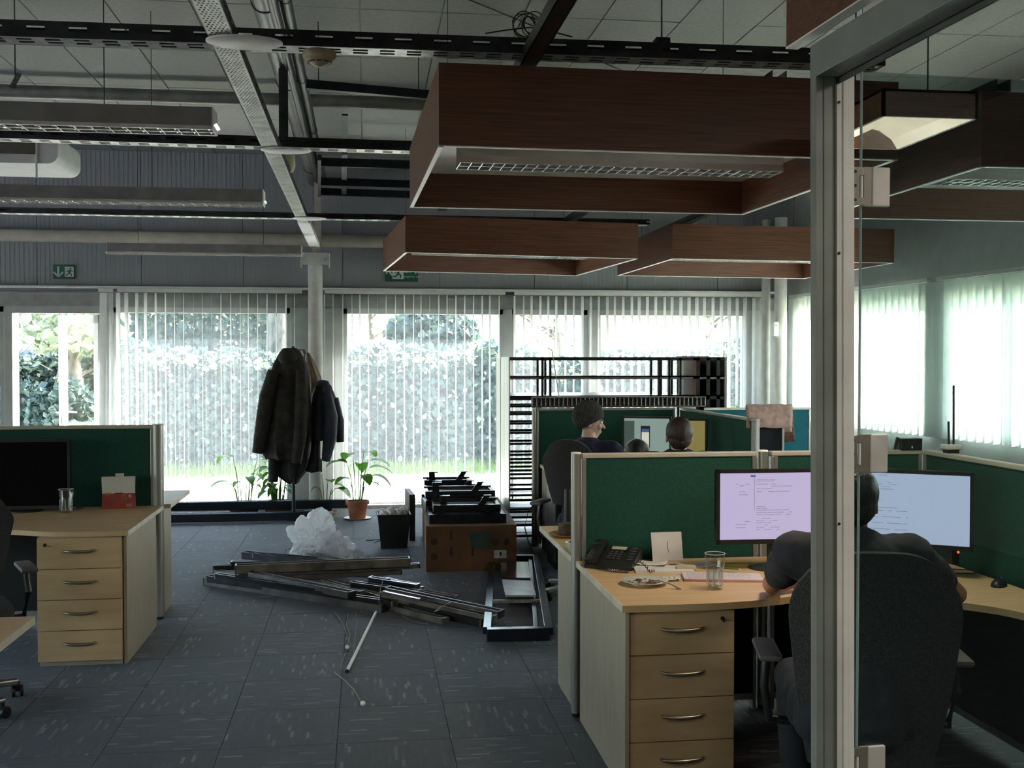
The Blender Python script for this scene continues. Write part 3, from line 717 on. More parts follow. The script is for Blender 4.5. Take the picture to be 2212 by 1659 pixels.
def pedestal(label, loc, wd, dp, n=4, lockx=.88, group='four-drawer desk pedestals', rz=0, h=.715, plinth=.03):
    t = thing('drawer_pedestal', label, 'drawer unit', loc, rz, group)
    MB().box(.0, wd, .02, dp, plinth, h - .002, .001).build('carcass', maple_side, t)
    MB().box(.004, wd - .004, .03, dp - .01, 0, plinth).build('plinth', maple_side, t)
    z0 = plinth; hh = (h - .005 - plinth) / n
    for i in range(n):
        top = z0 + hh * (i + 1) - .003
        d = MB().box(.002, wd - .002, 0, .019, z0 + hh * i + .001, top, .001).build('drawer', maple, t)
        zc = z0 + hh * (i + .60); r = .085
        pts = [(wd / 2 + r * q / 8, -.002 - .022 * (1 - (q / 8) ** 2) ** .5 if abs(q) < 8 else -.0, zc - .006 * (1 - (q / 8) ** 2)) for q in range(-8, 9)]
        MB().tube(pts, [.005 + .004 * (1 - (q / 8) ** 2) for q in range(-8, 9)], 10).build('drawer_handle', handle_m, d, smooth=True)
        if i == n - 1: MB().cyl((wd * lockx, -.004, h - .04), (wd * lockx, .0, h - .04), .008).box(wd * lockx - .003, wd * lockx + .003, -.02, -.004, h - .05, h - .04).build('lock', steel_dark, d)
    return t
def partition(label, a, b, fab, top=T, z0=.0, rim=.022, posts_=(1, 1), group=None, th=.045, rimm=None):
    a = Vector((a[0], a[1], 0)); b = Vector((b[0], b[1], 0)); d = b - a; L = d.length
    t = thing('desk_partition', label, 'partition', a, math.atan2(d.y, d.x), group)
    MB().box(.02, L - .02, -th / 2 + .006, th / 2 - .006, .72, top - rim, .003).build('fabric_panel', fab, t)
    MB().box(.02, L - .02, -th / 2 + .010, th / 2 - .010, .08, .72, .003).build('lower_panel', mat('dark_lower_panel', (.014, .015, .016), .8), t)
    MB().box(0, L, -th / 2, th / 2, top - rim, top, .004).build('top_rail', rimm or cream_pipe, t)
    MB().box(.02, L - .02, -th / 2 + .004, th / 2 - .004, .05, .08).build('bottom_rail', alu, t)
    for e_, x in zip(posts_, (.010, L - .010)):
        if e_: MB().box(x - .010, x + .010, -th / 2, th / 2, 0, top - rim, .004).build('side_rail', alu, t)
    return t
def post(label, x, y, top=T, r=.024, group='partition end posts'):
    t = thing('partition_post', label, 'post', (x, y, 0), 0, group)
    MB().cyl((0, 0, .02), (0, 0, top), r, n=20).build('profile', alu, t, smooth=True)
    MB().lathe([(0, top), (r * 1.05, top), (r * .9, top + .006), (0, top + .008)]).build('cap', white_rim, t, smooth=True)
    MB().cyl((0, 0, 0), (0, 0, .02), r * .8).build('foot', black, t, smooth=True)
    return t
XR = .975
# near right desk
YP = 5.02
fr1 = arc_pts([(XR, 4.06), (1.35, 4.058), (1.62, 4.11), (1.84, 4.20), (2.06, 4.15), (2.27, 3.965), (2.43, 3.74), (2.46, 3.3), (2.46, 2.9)], 5)
out1 = fr1 + [(2.68, 2.9), (2.68, YP - .03), (XR, YP - .03)]
L0 = Vector((XR, 4.06, 0))
loc = lambda pts: [(x - L0.x, y - L0.y) for x, y in pts]
desk('maple corner desk with plate and glass, nearest on the right', L0, loc(out1), loc([(XR, YP - .03), (XR, 4.06)]), [(.012, .03, .01, .90), (1.50, 1.52, .80, .90), (1.684, 1.70, -1.1, -.7)])
pedestal('four-drawer pedestal under the nearest right-hand desk', (XR + .034, 4.085, 0), PY(1587, 1395, 4.085).x - XR - .034, .5)
partition('green partition behind the phone on the nearest right desk', (XR + .03, YP), (1.86, YP), green)
post('aluminium end post at the left end of the near green partition', XR + .004, YP + .0)
partition('green partition behind the monitors on the nearest right desk', (1.93, YP), (2.70, YP), green)
t = post('square post joining the two near green partitions', 1.895, YP); 
bb = MB()
for x in (-.055, .055): bb.box(x - .008, x + .008, -.028, .028, T - .17, T - .022)
bb.build('bracket', alu, t)
partition('green partition at the right side of the near desk, seen through glass', (2.72, YP - .03), (2.74, 2.9), green)
bb = MB().box(0, .20, -.03, .0, 0, .012); 
# cover strip lying along part of the top rail
# desk on the far side of that partition
L0 = Vector((XR, YP + .03, 0))
fr2 = arc_pts([(2.6, 5.95), (2.2, 5.85), (1.9, 5.95), (1.5, 6.06), (XR - .0, 6.07)], 5)
out2 = [(XR, YP + .03), (2.66, YP + .03)] + fr2
desk('maple desk on the far side of the near green partition, cake plate on it', L0, loc(out2), loc([(XR, 6.07), (XR, YP + .03)]), [(.012, .03, .02, .5)])
t = thing('desk_bracket', 'thin dark cable holder under the far corner of the second right desk', 'bracket', (XR + .03, 5.75, .60))
MB().tube([(0, 0, .115), (0, .02, .0), (.05, .12, -.02), (.05, .2, .115)], .004, 8).build('wire', black, t, smooth=True)
# left desks
XLD = -1.30; YPL = 7.28
L0 = Vector((-3.2, 6.2, 0))
fl1 = arc_pts([(-3.2, 5.6), (-2.9, 5.9), (-2.5, 6.28), (-2.2, 6.36), (-1.97, 6.33), (-1.70, 6.22), (XLD, 6.2)], 5)
out3 = fl1 + [(XLD, YPL - .03), (-3.2, YPL - .03)]
desk('maple corner desk at the left with black monitor and red calendar', L0, loc(out3), loc([(XLD, 6.2), (XLD, YPL - .03)]), [(1.868, 1.886, .03, .88)])
ptl = pedestal('four-drawer pedestal under the left desk, nearest the aisle', (-1.782, 6.2, 0), .445, .52, lockx=.10)
partition('green partition behind the red calendar on the left desk', (-3.4, YPL), (XLD - .06, YPL), green, top=1.262)
post('thick aluminium post at the aisle end of the left partition', XLD - .035, YPL, 1.262, .036)
L0 = Vector((-3.2, YPL + .03, 0))
desk('maple desk behind the left partition, white side panel to the aisle', L0, [(0, 0), (1.935, 0), (1.935, .78), (1.5, .74), (0, .66)], [(1.935, 0), (1.935, .78), (1.5, .74)], [(1.85, 1.87, .02, .40)])
L0 = Vector((-3.0, 2.6, 0))
out5 = [(0, 0), (1.79, 0), (1.79, 1.58), (1.45, 1.575), (0, 1.5)]
desk('desk corner with pale edge at the lower left', L0, out5, [(1.79, 0), (1.79, 1.58), (1.45, 1.575), (0, 1.5)], [(1.755, 1.775, .05, 1.12)])

# far cluster
YF = 9.66
pf = partition('dark green partition behind the seated people', (1.52, YF), (2.80, YF), green, group=None, rimm=alu)
post('end post of the far partition beside the shelving', 1.50, YF, T, .022)
partition('dark partition running from the far partition towards the viewer', (2.86, YF - .02), (2.88, 7.80), green, rimm=alu)
partition('short dark partition under the folded newspaper', (2.90, 7.92), (PY(1692, 900, 7.92).x, 7.92), mat('backlit_partition_fabric', (.012, .016, .022), .95, var=.1), rimm=alu)  # near-black fabric: the shade of its backlit side is put into the colour
partition('teal blue partition in the far right corner', (3.05, 9.55), (4.05, 9.55), teal, rimm=white)
t = thing('partition_post', 'slim white post at the near end of the lengthwise partition', 'post', (2.885, 7.76, 0), 0, 'partition end posts')
MB().box(-.012, .012, -.012, .012, 0, T).build('profile', white_rim, t)
L0 = Vector((2.95, 8.1, 0))
desk('maple desk with the dark monitor in front of the teal partition', L0, [(0, 0), (1.1, 0), (1.1, 1.38), (0, 1.38)], [(0, 1.38), (0, 0), (1.1, 0)], [(1.05, 1.07, .03, 1.2), (.03, .05, .03, 1.2)])
L0 = Vector((1.55, 8.7, 0))
desk('maple desk of the seated people in front of the far partition', L0, [(0, 0), (1.28, 0), (1.28, .92), (0, .92)], [(0, .92), (0, 0), (1.28, 0)], [(.012, .03, .03, .9)])

# ---------------------------------------------------------------- monitors
def monitor(label, x, y, wd, hh, zbot, rz, scr, es, content=None, back=False, zt=.742, thin=.035):
    t = thing('monitor', label, 'monitor', (x, y, zt), rz)
    z0 = zbot - zt
    MB().box(-wd / 2, wd / 2, .0, thin, z0, z0 + hh, .006).build('casing', mat('monitor_black', (.008, .008, .009), .45, spec=.2), t)
    bz = .016
    MB().box(-wd / 2, -wd / 2 + bz, -.004, 0, z0, z0 + hh).box(wd / 2 - bz, wd / 2, -.004, 0, z0, z0 + hh).box(-wd / 2, wd / 2, -.004, 0, z0 + hh - bz, z0 + hh).box(-wd / 2, wd / 2, -.004, 0, z0, z0 + bz * 1.3).build('bezel', black, t)
    m = mat('screen_' + label.replace(' ', '_')[:24], tuple(c * .1 for c in scr) if es else (.004, .004, .005), .25, spec=(.5 if es else .08), emit=scr if es else None, es=es, var=.02)
    s = MB().box(-wd / 2 + bz, wd / 2 - bz, -.002, .0, z0 + bz * 1.3, z0 + hh - bz).build('screen', m, t)
    if content: content(s, wd, hh, z0)
    MB().box(-.03, .03, thin, thin + .03, .01, z0 + hh * .5, .004).build('stand_neck', black, t)
    MB().lathe([(0, 0), (.12, 0), (.12, .008), (.03, .014), (0, .014)], (0, thin, 0), 28, 1, .8).build('stand_base', black, t, smooth=True)
    return t
def text_lines(s, wd, hh, z0, m, rows, dens=.7, seed=1, x0=0, x1=1):
    rr = random.Random(seed); b = MB()
    for i, z in enumerate(rows):
        x = x0 + .01
        x_end = x0 + (x1 - x0) * rr.uniform(.25, 1)
        while x < x_end:
            l_ = rr.uniform(.008, .03)
            X0 = -wd / 2 + .02 + (wd - .04) * x; X1 = min(X0 + l_, -wd / 2 + .02 + (wd - .04) * x1)
            if rr.random() < dens and X1 > X0: b.box(X0, X1, -.0031, -.0025, z0 + z * hh, z0 + z * hh + .0022)
            x += l_ / wd + .008
    b.build('screen_text', m, s, kind='stuff')
grey_tx = mat('screen_grey_text', (.05, .05, .06), .6, emit=(.36, .33, .46), es=.55)
blue_tx = mat('screen_blue_mark', (.02, .03, .1), .6, emit=(.10, .16, .42), es=.5)
def cont1(s, wd, hh, z0):
    text_lines(s, wd, hh, z0, grey_tx, [.86, .84, .80, .77, .74, .70, .50, .475, .45, .42, .39, .34, .31, .28, .25, .22, .19], .7, 3, .30, .62)
    text_lines(s, wd, hh, z0, grey_tx, [.86, .80, .78, .70, .66, .60, .40, .30, .26, .22, .16], .5, 5, .12, .25)
    MB().box(-wd / 2 + .02 + wd * .24, -wd / 2 + .02 + wd * .28, -.0032, -.0025, z0 + hh * .90, z0 + hh * .925).build('header_mark', blue_tx, s)
    MB().box(-wd / 2 + .02 + wd * .268, -wd / 2 + .02 + wd * .272, -.0032, -.0025, z0 + hh * .45, z0 + hh * .89).build('divider_line', grey_tx, s)
def cont2(s, wd, hh, z0):
    text_lines(s, wd, hh, z0, mat('screen_soft_text', (.05, .05, .06), .6, emit=(.38, .43, .60), es=.7), [.92, .83, .80, .77, .74, .71, .60, .50, .46, .38, .30, .22], .7, 9, .10, .5)
ML = CP(1550, 1095, 4.85); MRr = CP(1835, 1095, 4.75)
def mon_px(label, u0, v0, u1, v1, ub, zc0, zc1, scr, es, cont):
    a = CP(u0, v1, zc0); b = CP(u1, ub, zc1); top = CP(u0, v0, zc0)
    d = b - a; wd = math.hypot(d.x, d.y); c = (a + b) / 2
    return monitor(label, c.x, c.y, wd, top.z - a.z, (a.z + b.z) / 2, math.atan2(d.y, d.x), scr, es, cont)
mon_px('lit monitor with white page, left of the door frame', 1547, 1014, 1812, 1176, 1172, 4.86, 4.92, (.62, .55, .80), .68, cont1)
mon_px('lit monitor with pale blue page, seen through the glass door', 1826, 1012, 2103, 1176, 1190, 4.88, 4.66, (.68, .72, .98), .95, cont2)
mon_px('black switched-off monitor on the left desk', -60, 948, 152, 1100, 1101, 6.70, 6.78, (0, 0, 0), 0, None)
def cont3(s, wd, hh, z0):
    m1 = mat('screen_dark_panel', (.02, .03, .03), .6, emit=(.05, .07, .065), es=.9)
    MB().box(-wd * .47, -wd * .25, -.0035, -.0025, z0 + .03, z0 + hh * .9).build('side_window', m1, s)
    MB().box(-wd * .12, wd * .07, -.0045, -.0025, z0 + .02, z0 + hh * .80).build('phone_picture', mat('phone_body', (.01, .01, .01), .5, emit=(.02, .02, .03), es=.5), s)
    MB().box(-wd * .10, wd * .05, -.005, -.004, z0 + .03, z0 + hh * .66).build('phone_page', mat('phone_page', (.1, .1, .1), .5, emit=(.62, .66, .52), es=.8), s)
    MB().box(-wd * .10, wd * .05, -.005, -.004, z0 + hh * .66, z0 + hh * .73).build('phone_header', blue_tx, s)
mon_px('monitor showing a phone picture, left one at the far desk', 1344, 900, 1450, 1000, 1000, 8.9, 8.8, (.22, .30, .27), .9, cont3)
mon_px('monitor with yellowish screen behind the brown-haired person', 1452, 905, 1527, 1000, 1000, 9.0, 8.9, (.26, .22, .07), .75, None)
mon_px('dark monitor in front of the teal partition', 1640, 905, 1690, 985, 985, 8.4, 8.6, (0, 0, 0), 0, None)

# ---------------------------------------------------------------- office chairs
def office_chair(label, loc, rz, backw=.46, backh=.55, zb=.55, fab=black_fab, arms=True, tiltb=.10, seatz=.46, arm_m=black):
    t = thing('office_chair', label, 'chair', loc, rz, None)   # faces +Y
    b = MB()
    for i in range(5):
        q = 2 * PI * i / 5 + .3; b.bar((0, 0, .10), (.29 * math.cos(q), .29 * math.sin(q), .075), .045, .028, bev=.006)
    b.build('star_base', arm_m if arm_m != black else mat('polished_base', (.35, .35, .36), .3, .8), t)
    c0_ = None
    for i in range(5):
        q = 2 * PI * i / 5 + .3; p = (.29 * math.cos(q), .29 * math.sin(q), 0)
        if c0_ is None: c0_ = MB().cyl((-.012, 0, .028), (-.026, 0, .028), .028).cyl((.012, 0, .028), (.026, 0, .028), .028).cyl((0, 0, .028), (0, 0, .075), .012).build('caster', black, t, smooth=True, loc=p)
        else: inst(c0_, 'caster', p, q, t)
    MB().cyl((0, 0, .08), (0, 0, .26), .030).cyl((0, 0, .26), (0, 0, seatz - .05), .018).build('gas_column', black, t, smooth=True)
    MB().box(-.10, .10, -.14, .12, seatz - .075, seatz - .045, .01).build('mechanism', black, t)
    b = MB(); rings = []
    for k_, (sc_, z) in enumerate(((.90, seatz - .045), (1.0, seatz - .02), (1.0, seatz + .02), (.93, seatz + .045), (.6, seatz + .05))):
        rings.append([((.245 * sc_) * math.copysign(abs(math.cos(a)) ** .5, math.cos(a)), (.235 * sc_) * math.copysign(abs(math.sin(a)) ** .5, math.sin(a)), z) for a in [2 * PI * i / 32 for i in range(32)]])
    b.loft(rings).build('seat', fab, t, smooth=True)
    # curved backrest
    n_, m_ = 16, 14; fr_, bk = [], []
    b = MB()
    def bp(s, v, off):
        wv = backw / 2 * (1 - .28 * (1 - v) ** 2 - .12 * max(0, (v - .75) / .25) ** 2) 
        hv = zb + backh * v - .11 * abs(s) ** 3.2 * max(0, (v - .55) / .45)
        x = s * wv; y = -.24 - tiltb * v ** 1.4 * 1.2 + .07 * s * s - .03 * math.sin(PI * v) + off
        return (x, y, hv)
    f_ = [[b.b.verts.new(bp(-1 + 2 * i / n_, j / m_, .018 * (1 - abs(-1 + 2 * i / n_) ** 4))) for i in range(n_ + 1)] for j in range(m_ + 1)]
    k_ = [[b.b.verts.new(bp(-1 + 2 * i / n_, j / m_, -.022)) for i in range(n_ + 1)] for j in range(m_ + 1)]
    for j in range(m_):
        for i in range(n_):
            b.b.faces.new((f_[j][i], f_[j][i + 1], f_[j + 1][i + 1], f_[j + 1][i])); b.b.faces.new((k_[j][i], k_[j + 1][i], k_[j + 1][i + 1], k_[j][i + 1]))
    for j in range(m_):
        b.b.faces.new((f_[j][0], f_[j + 1][0], k_[j + 1][0], k_[j][0])); b.b.faces.new((f_[j][n_], k_[j][n_], k_[j + 1][n_], f_[j + 1][n_]))
    for i in range(n_):
        b.b.faces.new((f_[0][i], k_[0][i], k_[0][i + 1], f_[0][i + 1])); b.b.faces.new((f_[m_][i], f_[m_][i + 1], k_[m_][i + 1], k_[m_][i]))
    b.build('backrest', fab, t, smooth=True)
    MB().tube([(0, -.10, seatz - .06), (0, -.24, seatz - .05), (0, -.31, seatz + .05), (0, -.30, zb + .12)], .022, 10).build('back_support', black, t, smooth=True)
    if arms:
        for s_ in (-1, 1):
            a_ = MB().tube([(s_ * .18, 0, seatz - .05), (s_ * .30, 0, seatz - .04), (s_ * .32, -.02, seatz + .08), (s_ * .31, 0, seatz + .19)], .016, 10).build('armrest', arm_m, t, smooth=True)
            MB().box(s_ * .31 - .04, s_ * .31 + .04, -.13, .12, seatz + .19, seatz + .215, .012).build('arm_pad', mat('arm_pad_grey', (.12, .11, .11), .6), a_, smooth=True)
    return t
CH = CP(1893, 1250, 3.42)
office_chair('large dark grey high-backed chair of the man behind the glass door', (CH.x + .09, CH.y + .31, 0), math.radians(-14), .55, .72, .36, grey_fab, True, .06, .48)
WX, WY = 1.50, 7.75
office_chair('black chair of the person in the knitted hat', (1.515, 7.56, 0), math.radians(-30), .40, .46, .68, black_fab, True, .07)
office_chair('black office chair at the left edge, mostly cut off', (-1.95, 5.50, 0), math.radians(25), .44, .5, .6, black_fab, True)

# ---------------------------------------------------------------- people
def person(label, loc, rz, top_m, skin, hair=None, hat=None, elbows=None, hands=None, headoff=(0, .10, 1.20), headrot=0, nod=0, short=True, scale=1, trousers=mat('dark_trousers', (.02, .022, .03), .85, var=.1, bump=.3), lean=.08, headset=False):
    t = thing('person', label, 'person', loc, rz)
    V = Vector
    ch = V((0, lean * .75, .98)); nk = V((0, lean + .01, 1.085)); hd = V(headoff)
    pel = V((0, 0, .53)); sh = [V((s * .19, lean * .9, 1.03)) for s in (-1, 1)]
    el = elbows or [V((s * .27, .20, .80)) for s in (-1, 1)]; ha = hands or [V((s * .12, .46, .78)) for s in (-1, 1)]
    el = [V(e) for e in el]; ha = [V(h) for h in ha]
    body = MB()
    body.cap(pel, .145, V((0, lean * .3, .74)), .125); body.cap(V((0, lean * .3, .74)), .125, ch, .13)
    for s in (0, 1): body.cap(ch + V((0, 0, .0)), .11, sh[s], .062)
    body.cap(nk - V((0, 0, .03)), .065, hd - V((0, .01, .07)), .052)
    for s in (0, 1):
        body.cap(sh[s], .054, el[s], .040); body.cap(el[s], .040, ha[s], .027)
        d = (ha[s] - el[s]).normalized(); side = V((0, 0, 1)).cross(d).normalized()
        palm = ha[s] + d * .05
        body.sph(palm, .045, 12, d.to_track_quat('Y', 'Z').to_matrix().to_4x4(), (.85, 1.0, .36))
        for k in range(4):
            o = side * (-.030 + .020 * k); b0 = palm + d * .035 + o; ln = (.062, .072, .068, .054)[k]
            m1 = b0 + d * ln * .55 + V((0, 0, -.004)); e1 = m1 + d * ln * .4 + V((0, 0, -.018))
            body.cap(b0, .0095, m1, .0088, 8); body.cap(m1, .0088, e1, .0075, 8)
        sd = side * (.038 if s == 0 else -.038) * 1
        b0 = palm - d * .02 + sd * .7; m1 = b0 + d * .03 + sd * .6; body.cap(b0, .012, m1, .010, 8); body.cap(m1, .010, m1 + d * .028, .0085, 8)
        hip = pel + V(((s * 2 - 1) * .10, .02, -.02)); kn = V(((s * 2 - 1) * .13, .44, .52)); an = V(((s * 2 - 1) * .12, .40, .09))
        body.cap(hip, .088, kn, .058); body.cap(kn, .056, an, .036); body.cap(an - V((0, .02, .04)), .036, an + V((0, .16, -.055)), .03)
    # head, facing +Y before HR
    HR = Matrix.Translation(hd) @ Matrix.Rotation(headrot, 4, 'Z') @ Matrix.Rotation(nod, 4, 'X')
    def he(c, r, s_): body.sph(HR @ V(c), r, 18, HR.to_3x3().to_4x4(), s_)
    he((0, -.012, .035), .083, (.90, 1.10, 1.02)); he((0, .028, -.030), .062, (.86, .95, 1.15)); he((0, .052, -.082), .030, (1.0, .8, .7))
    body.cap(HR @ V((0, .082, .012)), .009, HR @ V((0, .108, -.026)), .013, 10)
    he((0, .088, .022), .030, (1.3, .35, .4))
    he((0, .083, -.053), .020, (1.15, .55, .32)); he((0, .081, -.066), .018, (1.1, .55, .32))
    for s_ in (-1, 1):
        he((s_ * .078, -.012, -.008), .022, (.35, .62, 1.25)); he((s_ * .040, .066, -.020), .022, (1, .7, .9))
    bo = body.build('body', skin, t, smooth=True)
    rm = bo.modifiers.new('remesh', 'REMESH'); rm.mode = 'VOXEL'; rm.voxel_size = .0075; rm.use_smooth_shade = True
    sm = bo.modifiers.new('smooth', 'SMOOTH'); sm.factor = .5; sm.iterations = 3
    for s_ in (-1, 1):
        e = MB().sph(HR @ V((s_ * .032, .079, .010)), .0105, 12).build('eye', white_rim, t, smooth=True)
        MB().sph(HR @ V((s_ * .032, .0865, .010)), .0048, 10).build('iris', black, e, smooth=True)
        MB().bar(HR @ V((s_ * .018, .094, .030)), HR @ V((s_ * .048, .084, .028)), .005, .006).build('eyebrow', hair_k, t)
    # clothes
    def cloth(name, segs, m, vox=.010):
        b = MB()
        for a, ra, c, rc in segs: b.cap(a, ra, c, rc, 18)
        o = b.build(name, m, t, smooth=True)
        r = o.modifiers.new('remesh', 'REMESH'); r.mode = 'VOXEL'; r.voxel_size = vox; r.use_smooth_shade = True
        s2 = o.modifiers.new('smooth', 'SMOOTH'); s2.factor = .6; s2.iterations = 5
        tx = bpy.data.textures.new('folds', 'CLOUDS'); tx.noise_scale = .09
        dp = o.modifiers.new('folds', 'DISPLACE'); dp.texture = tx; dp.strength = .022; dp.mid_level = .5
        return o
    segs = [(pel + V((0, 0, .02)), .165, V((0, lean * .3, .74)), .150), (V((0, lean * .3, .74)), .150, ch, .155), (ch, .13, nk - V((0, 0, .035)), .072)]
    for s in (0, 1):
        segs.append((ch, .125, sh[s], .078)); f = .64 if short else 1.0
        segs.append((sh[s], .072, sh[s].lerp(el[s], f), .060))
        if not short: segs.append((el[s], .056, el[s].lerp(ha[s], .92), .042))
    cloth('shirt' if short else 'sweater', segs, top_m)
    segs = []
    for s in (0, 1):
        hip = pel + V(((s * 2 - 1) * .10, .02, -.02)); kn = V(((s * 2 - 1) * .13, .44, .52)); an = V(((s * 2 - 1) * .12, .40, .11))
        segs += [(hip, .11, kn, .075), (kn, .072, an, .055)]
    cloth('trousers', segs, trousers, .012)
    for s in (0, 1):
        an = V(((s * 2 - 1) * .12, .40, .06)); b = MB(); b.cap(an, .042, an + V((0, .15, -.02)), .038)
        b.build('shoe', black, t, smooth=True)
    if hair:
        b = MB()
        b.sph(HR @ V((0, -.022, .042)), .092, 24, HR.to_3x3().to_4x4(), (.93, 1.10, 1.02)); b.sph(HR @ V((0, -.045, .0)), .074, 20, HR.to_3x3().to_4x4(), (.98, .82, 1.0))
        # cut the face and the neck away
        pc = HR @ V((0, .048, .045)); nn = (HR.to_3x3() @ V((0, 1, -.55))).normalized()
        bmesh.ops.bisect_plane(b.b, geom=b.b.verts[:] + b.b.edges[:] + b.b.faces[:], plane_co=pc, plane_no=nn, clear_outer=True)
        for v in b.b.verts: v.co += (v.co - HR.translation).normalized() * noise.noise(v.co * 70) * .005
        o = b.build('hair', hair, t, smooth=True)
        so = o.modifiers.new('thick', 'SOLIDIFY'); so.thickness = .01
    if hat:
        b = MB(); b.sph(HR @ V((0, -.016, .050)), .108, 28, (HR.to_3x3() @ Matrix.Rotation(-.25, 3, 'X')).to_4x4(), (.93, 1.08, 1.12))
        pc = HR @ V((0, .10, .052)); nn = (HR.to_3x3() @ V((0, .52, -1))).normalized()
        bmesh.ops.bisect_plane(b.b, geom=b.b.verts[:] + b.b.edges[:] + b.b.faces[:], plane_co=pc, plane_no=nn, clear_outer=True)
        o = b.build('knitted_hat', hat, t, smooth=True); so = o.modifiers.new('thick', 'SOLIDIFY'); so.thickness = .012; so.offset = -1
    if headset:
        pts = [HR @ V((math.cos(q) * .098, -.01, .035 + math.sin(q) * .098)) for q in [PI * i / 16 for i in range(17)]]
        MB().tube(pts, .009, 8).build('headset_band', white, t, smooth=True)
        for s_ in (-1, 1): MB().cyl(HR @ V((s_ * .082, -.01, .0)), HR @ V((s_ * .102, -.01, .0)), .03).build('ear_pad', black, t, smooth=True)
    return t
tshirt = mat('dark_grey_tshirt', (.040, .042, .055), .9, var=.15, scale=8, bump=.3, bscale=30)
navy = mat('navy_sweater', (.014, .017, .045), .9, var=.15, scale=8, bump=.3, bscale=40)
ML_ = CP(1825, 1060, 3.66); rzm = math.radians(-12)
mloc = Vector((ML_.x + .00, ML_.y - .12, 0)); MI = (Matrix.Translation(mloc) @ Matrix.Rotation(rzm, 4, 'Z')).inverted()
eL = MI @ P(1668, 1262, .782); eR = MI @ P(2066, 1283, .782)
person('man in a dark grey t-shirt with bare forearms working at the near monitors', mloc, rzm, tshirt, skin_m, hair_k, None, [eL, eR], [MI @ Vector((1.74, 4.22, .785)), MI @ Vector((2.05, 4.16, .785))], (.0, .13, 1.195), 0, math.radians(-12), True, lean=.12)
knit = mat('dark_knitted_wool', (.050, .048, .050), .95, var=.25, scale=90, bump=.6, bscale=260, stretch=(1, 1, .4))
person('person in a dark knitted hat and navy sweater, seen in profile', (1.545, 7.62, 0), math.radians(-34), navy, skin_p, None, knit, None, None, (0, .10, 1.225), math.radians(-58), math.radians(-4), False, lean=.08)
person('brown-haired person seen from behind over the near partition', (1.95, 6.60, 0), math.radians(-8), navy, skin_p, hair_b, None, None, None, (0, .06, 1.19), 0, 0, False)
pz = person('dark-haired person with a light headset, only the crown showing', (1.965, 7.72, 0), math.radians(-8), tshirt, skin_p, hair_k, None, None, None, (0, .09, 1.085), 0, math.radians(-8), False, headset=True); pz.scale = (.9, .9, .9)
office_chair('black chair of the brown-haired person', (1.95, 6.56, 0), math.radians(-8), .40, .42, .5, black_fab, False)

# ---------------------------------------------------------------- things on the desks
ZD = .742
def tumbler(label, c, r0, r1, h, fill, n=28, facets=9, group=None):
    t = thing('drinking_glass', label, 'glass', c)
    MB().lathe([(0, .0), (r0 * .93, 0), (r0, .006), (r0 * 1.02, h * .55), (r1, h * .72), (r1, h), (r1 - .002, h), (r1 - .003, h * .73), (r0 - .001, h * .55), (r0 - .005, .012), (0, .012)], n=n).build('tumbler', clear, t, smooth=True)
    b = MB()
    for i in range(facets):
        q = 2 * PI * i / facets; b.tube([((r0 + .0005) * math.cos(q), (r0 + .0005) * math.sin(q), h * .1), ((r0 * 1.02) * math.cos(q), (r0 * 1.02) * math.sin(q), h * .58)], .0012, 6)
    b.tube([(r1 * math.cos(q / 16 * PI), r1 * math.sin(q / 16 * PI), h - .001) for q in range(33)], .0016, 6)
    b.build('glass_ridge', mat('bright_glass_edge', (.65, .67, .66), .15), t, smooth=True)
    if fill: MB().lathe([(0, .0125), (r0 - .0055, .0125), (r0 - .002, h * fill), (0, h * fill)], n=n).build('water', water, t, smooth=True)
    return t
gp = P(1544, 1272, ZD)
tumbler('faceted glass half full of water on the nearest right desk', gp, .033, .041, .148, .58)
gp2 = P(143, 1107, ZD)
tumbler('empty glass standing before the black monitor on the left desk', gp2, .036, .045, .145, 0)
pc = P(1392, 1262, ZD)
t = thing('plate', 'white plate with chocolate smears on the nearest right desk', 'plate', pc)
chin = mat('white_china', (.68, .66, .60), .22, var=.03, coat=.6)
MB().lathe([(0, 0), (.055, 0), (.058, .005), (.098, .017), (.100, .019), (.097, .0195), (.060, .010), (0, .008)], n=40).build('dish', chin, t, smooth=True)
b = MB(); rr = random.Random(5)
for i in range(60):
    q = rr.uniform(0, 6.28); r = rr.uniform(.01, .066); s = rr.uniform(.002, .007)
    b.sph((r * math.cos(q), r * math.sin(q) - .008, .0105 + max(0, r - .055) * .2), s, 6, sc=(1.4, 1, .3))
b.build('crumbs', mat('chocolate', (.10, .045, .025), .5, var=.2), t, smooth=True, kind='stuff')
fk = P(1445, 1272, ZD); t = thing('fork', 'steel fork hanging over the rim of the plate', 'fork', fk)
MB().tube([(-.07, .05, .026), (-.03, .025, .028), (.01, .0, .018), (.035, -.018, .004)], [.003, .002, .0025, .004], 8).box(.028, .045, -.026, -.010, .001, .004).build('handle', mat('cutlery_steel', (.45, .43, .40), .2, .9), t, smooth=True)
t = thing('napkin', 'crumpled white paper napkin beside the plate', 'napkin', P(1452, 1254, ZD))
b = MB(); g = [[b.b.verts.new((-.035 + .07 * i / 9, -.025 + .05 * j / 9, .003 + .028 * abs(noise.noise((i * .6, j * .7, 2.2))) )) for j in range(10)] for i in range(10)]
for i in range(9):
    for j in range(9): b.b.faces.new((g[i][j], g[i + 1][j], g[i + 1][j + 1], g[i][j + 1]))
o = b.build('tissue', paper, t); o.modifiers.new('s', 'SOLIDIFY').thickness = .001
